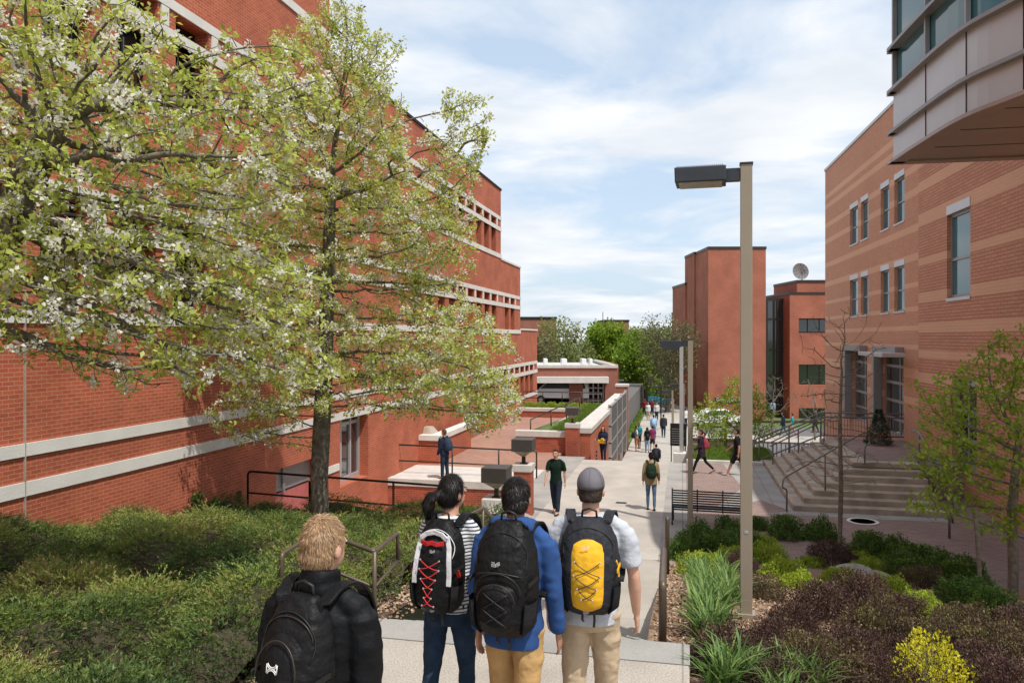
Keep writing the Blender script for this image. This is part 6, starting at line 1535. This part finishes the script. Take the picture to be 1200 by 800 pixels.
a = walker('walker in navy with a dark pack nearest the lower stairs', 769, 517, 44, -5.3, 1.70, yaw=6, skin='tan', top='jacket', topc=navy, botc=chc, hair='short', vox=.025, legs=((8,4),(-8,8)), arms=((-5,6,15),(5,6,15)), group=GM)
backpack('dark gray backpack on the walker nearest the lower stairs', a, .9, 1.35, .34, .2, nyl2)
a = walker('walker in light blue with light backpack farther down the walkway', 766, 491, 60, -5.3, 1.74, yaw=0, skin='light', top='jacket', topc=lbl, botc=jeanl, hair='short', vox=.03, legs=((8,4),(-8,8)), arms=((-5,6,15),(5,6,15)), group=GM)
backpack('sky blue backpack farther down the walkway', a, .95, 1.4, .34, .2, lbl)
walker('walker in charcoal and jeans beside the thin black lamp post', 777.5, 489, 60, -5.3, 1.8, yaw=0, skin='light', top='jacket', topc=chc, botc=jean, hair='short', vox=.03, legs=((12,4),(-12,12)), arms=((-5,6,15),(5,6,15)), group=GM)
walker('person in long pale top in the far crowd', 759.5, 478, 72, -5.3, 1.74, yaw=180, skin='tan', top='shirt', topc=wht, botc=tanc, shorts=True, hair='long', fem=True, vox=.035, legs=((4,2),(-4,2)), arms=((0,6,15),(0,6,15)), group=GM)
walker('person in maroon top in the far crowd', 755.5, 475, 76, -5.3, 1.74, yaw=180, skin='brown', top='jacket', topc=mar, botc=chc, hair='short', vox=.035, legs=((4,2),(-4,2)), arms=((0,6,15),(0,6,15)), group=GM)
walker('second person in maroon beside the pale topped one', 764, 476, 76, -5.3, 1.74, yaw=180, skin='tan', top='shirt', topc=mar, botc=jean, hair='long', fem=True, vox=.035, legs=((4,2),(-4,2)), arms=((0,6,15),(0,6,15)), group=GM)
walker('person in white and dark at the right of the far crowd', 769.5, 478, 72, -5.3, 1.72, yaw=170, skin='tan', top='shirt', topc=wht, botc=chc, hair='short', vox=.035, legs=((4,2),(-4,2)), arms=((0,6,15),(0,6,15)), group=GM)
walker('person in tan standing by the far wall corner', 738.5, 476, 74, -5.3, 1.72, yaw=180, skin='fair', top='jacket', topc=tanc, botc=chc, hair='short', vox=.035, legs=((4,2),(-4,2)), arms=((0,6,15),(0,6,15)), group=GM)
walker('person in dark clothes under the far trees', 749, 470, 86, -5.3, 1.72, yaw=180, skin='tan', top='jacket', topc=chc, botc=chc, hair='short', vox=.035, legs=((4,2),(-4,2)), arms=((0,6,15),(0,6,15)), group=GM)
walker('person in blue shirt standing near the dark stairwell', 905.5, 480, 74, -5.3, 1.75, yaw=0, skin='tan', top='shirt', topc=lbl, botc=jean, hair='short', vox=.035, legs=((2,2),(-2,2)), arms=((0,6,15),(0,6,15)))
walker('walker in dark top and teal leggings beyond the picket rail', 918, 494, 50, -4.05, 1.70, yaw=85, skin='light', top='jacket', topc=navy, botc=C_('teal leggings', (.03,.16,.17)), bot='slim', hair='long', fem=True, vox=.03, legs=((20,6),(-18,22)), arms=((10,6,30),(-10,6,20)), group='people passing behind the corner steps')
walker('walker in teal top and tan shorts beyond the picket rail', 928.5, 496, 50, -4.05, 1.66, yaw=85, skin='light', top='shirt', topc=teal, botc=tanc, shorts=True, hair='short', vox=.03, sleeves='short', legs=((22,6),(-20,20)), arms=((10,6,30),(-10,6,20)), group='people passing behind the corner steps')
walker('person in dark clothes at the top end of the slanted rail', 955, 492, 50, -3.7, 1.6, yaw=60, skin='tan', top='jacket', topc=chc, botc=chc, hair='short', vox=.03, legs=((10,6),(-10,12)), arms=((10,6,30),(-10,6,20)), group='people passing behind the corner steps')
structure('far_terrace_path', MB().box(4.6, 30, 42, 51.9, -6.1, -4.05), M['walk'], 'pale path level behind the corner steps')
walker('person in white top by the white car', 803, 480, 66, -5.3, 1.72, yaw=20, skin='tan', top='shirt', topc=wht, botc=jean, hair='short', vox=.035, legs=((4,2),(-4,2)), arms=((0,6,15),(0,6,15)))
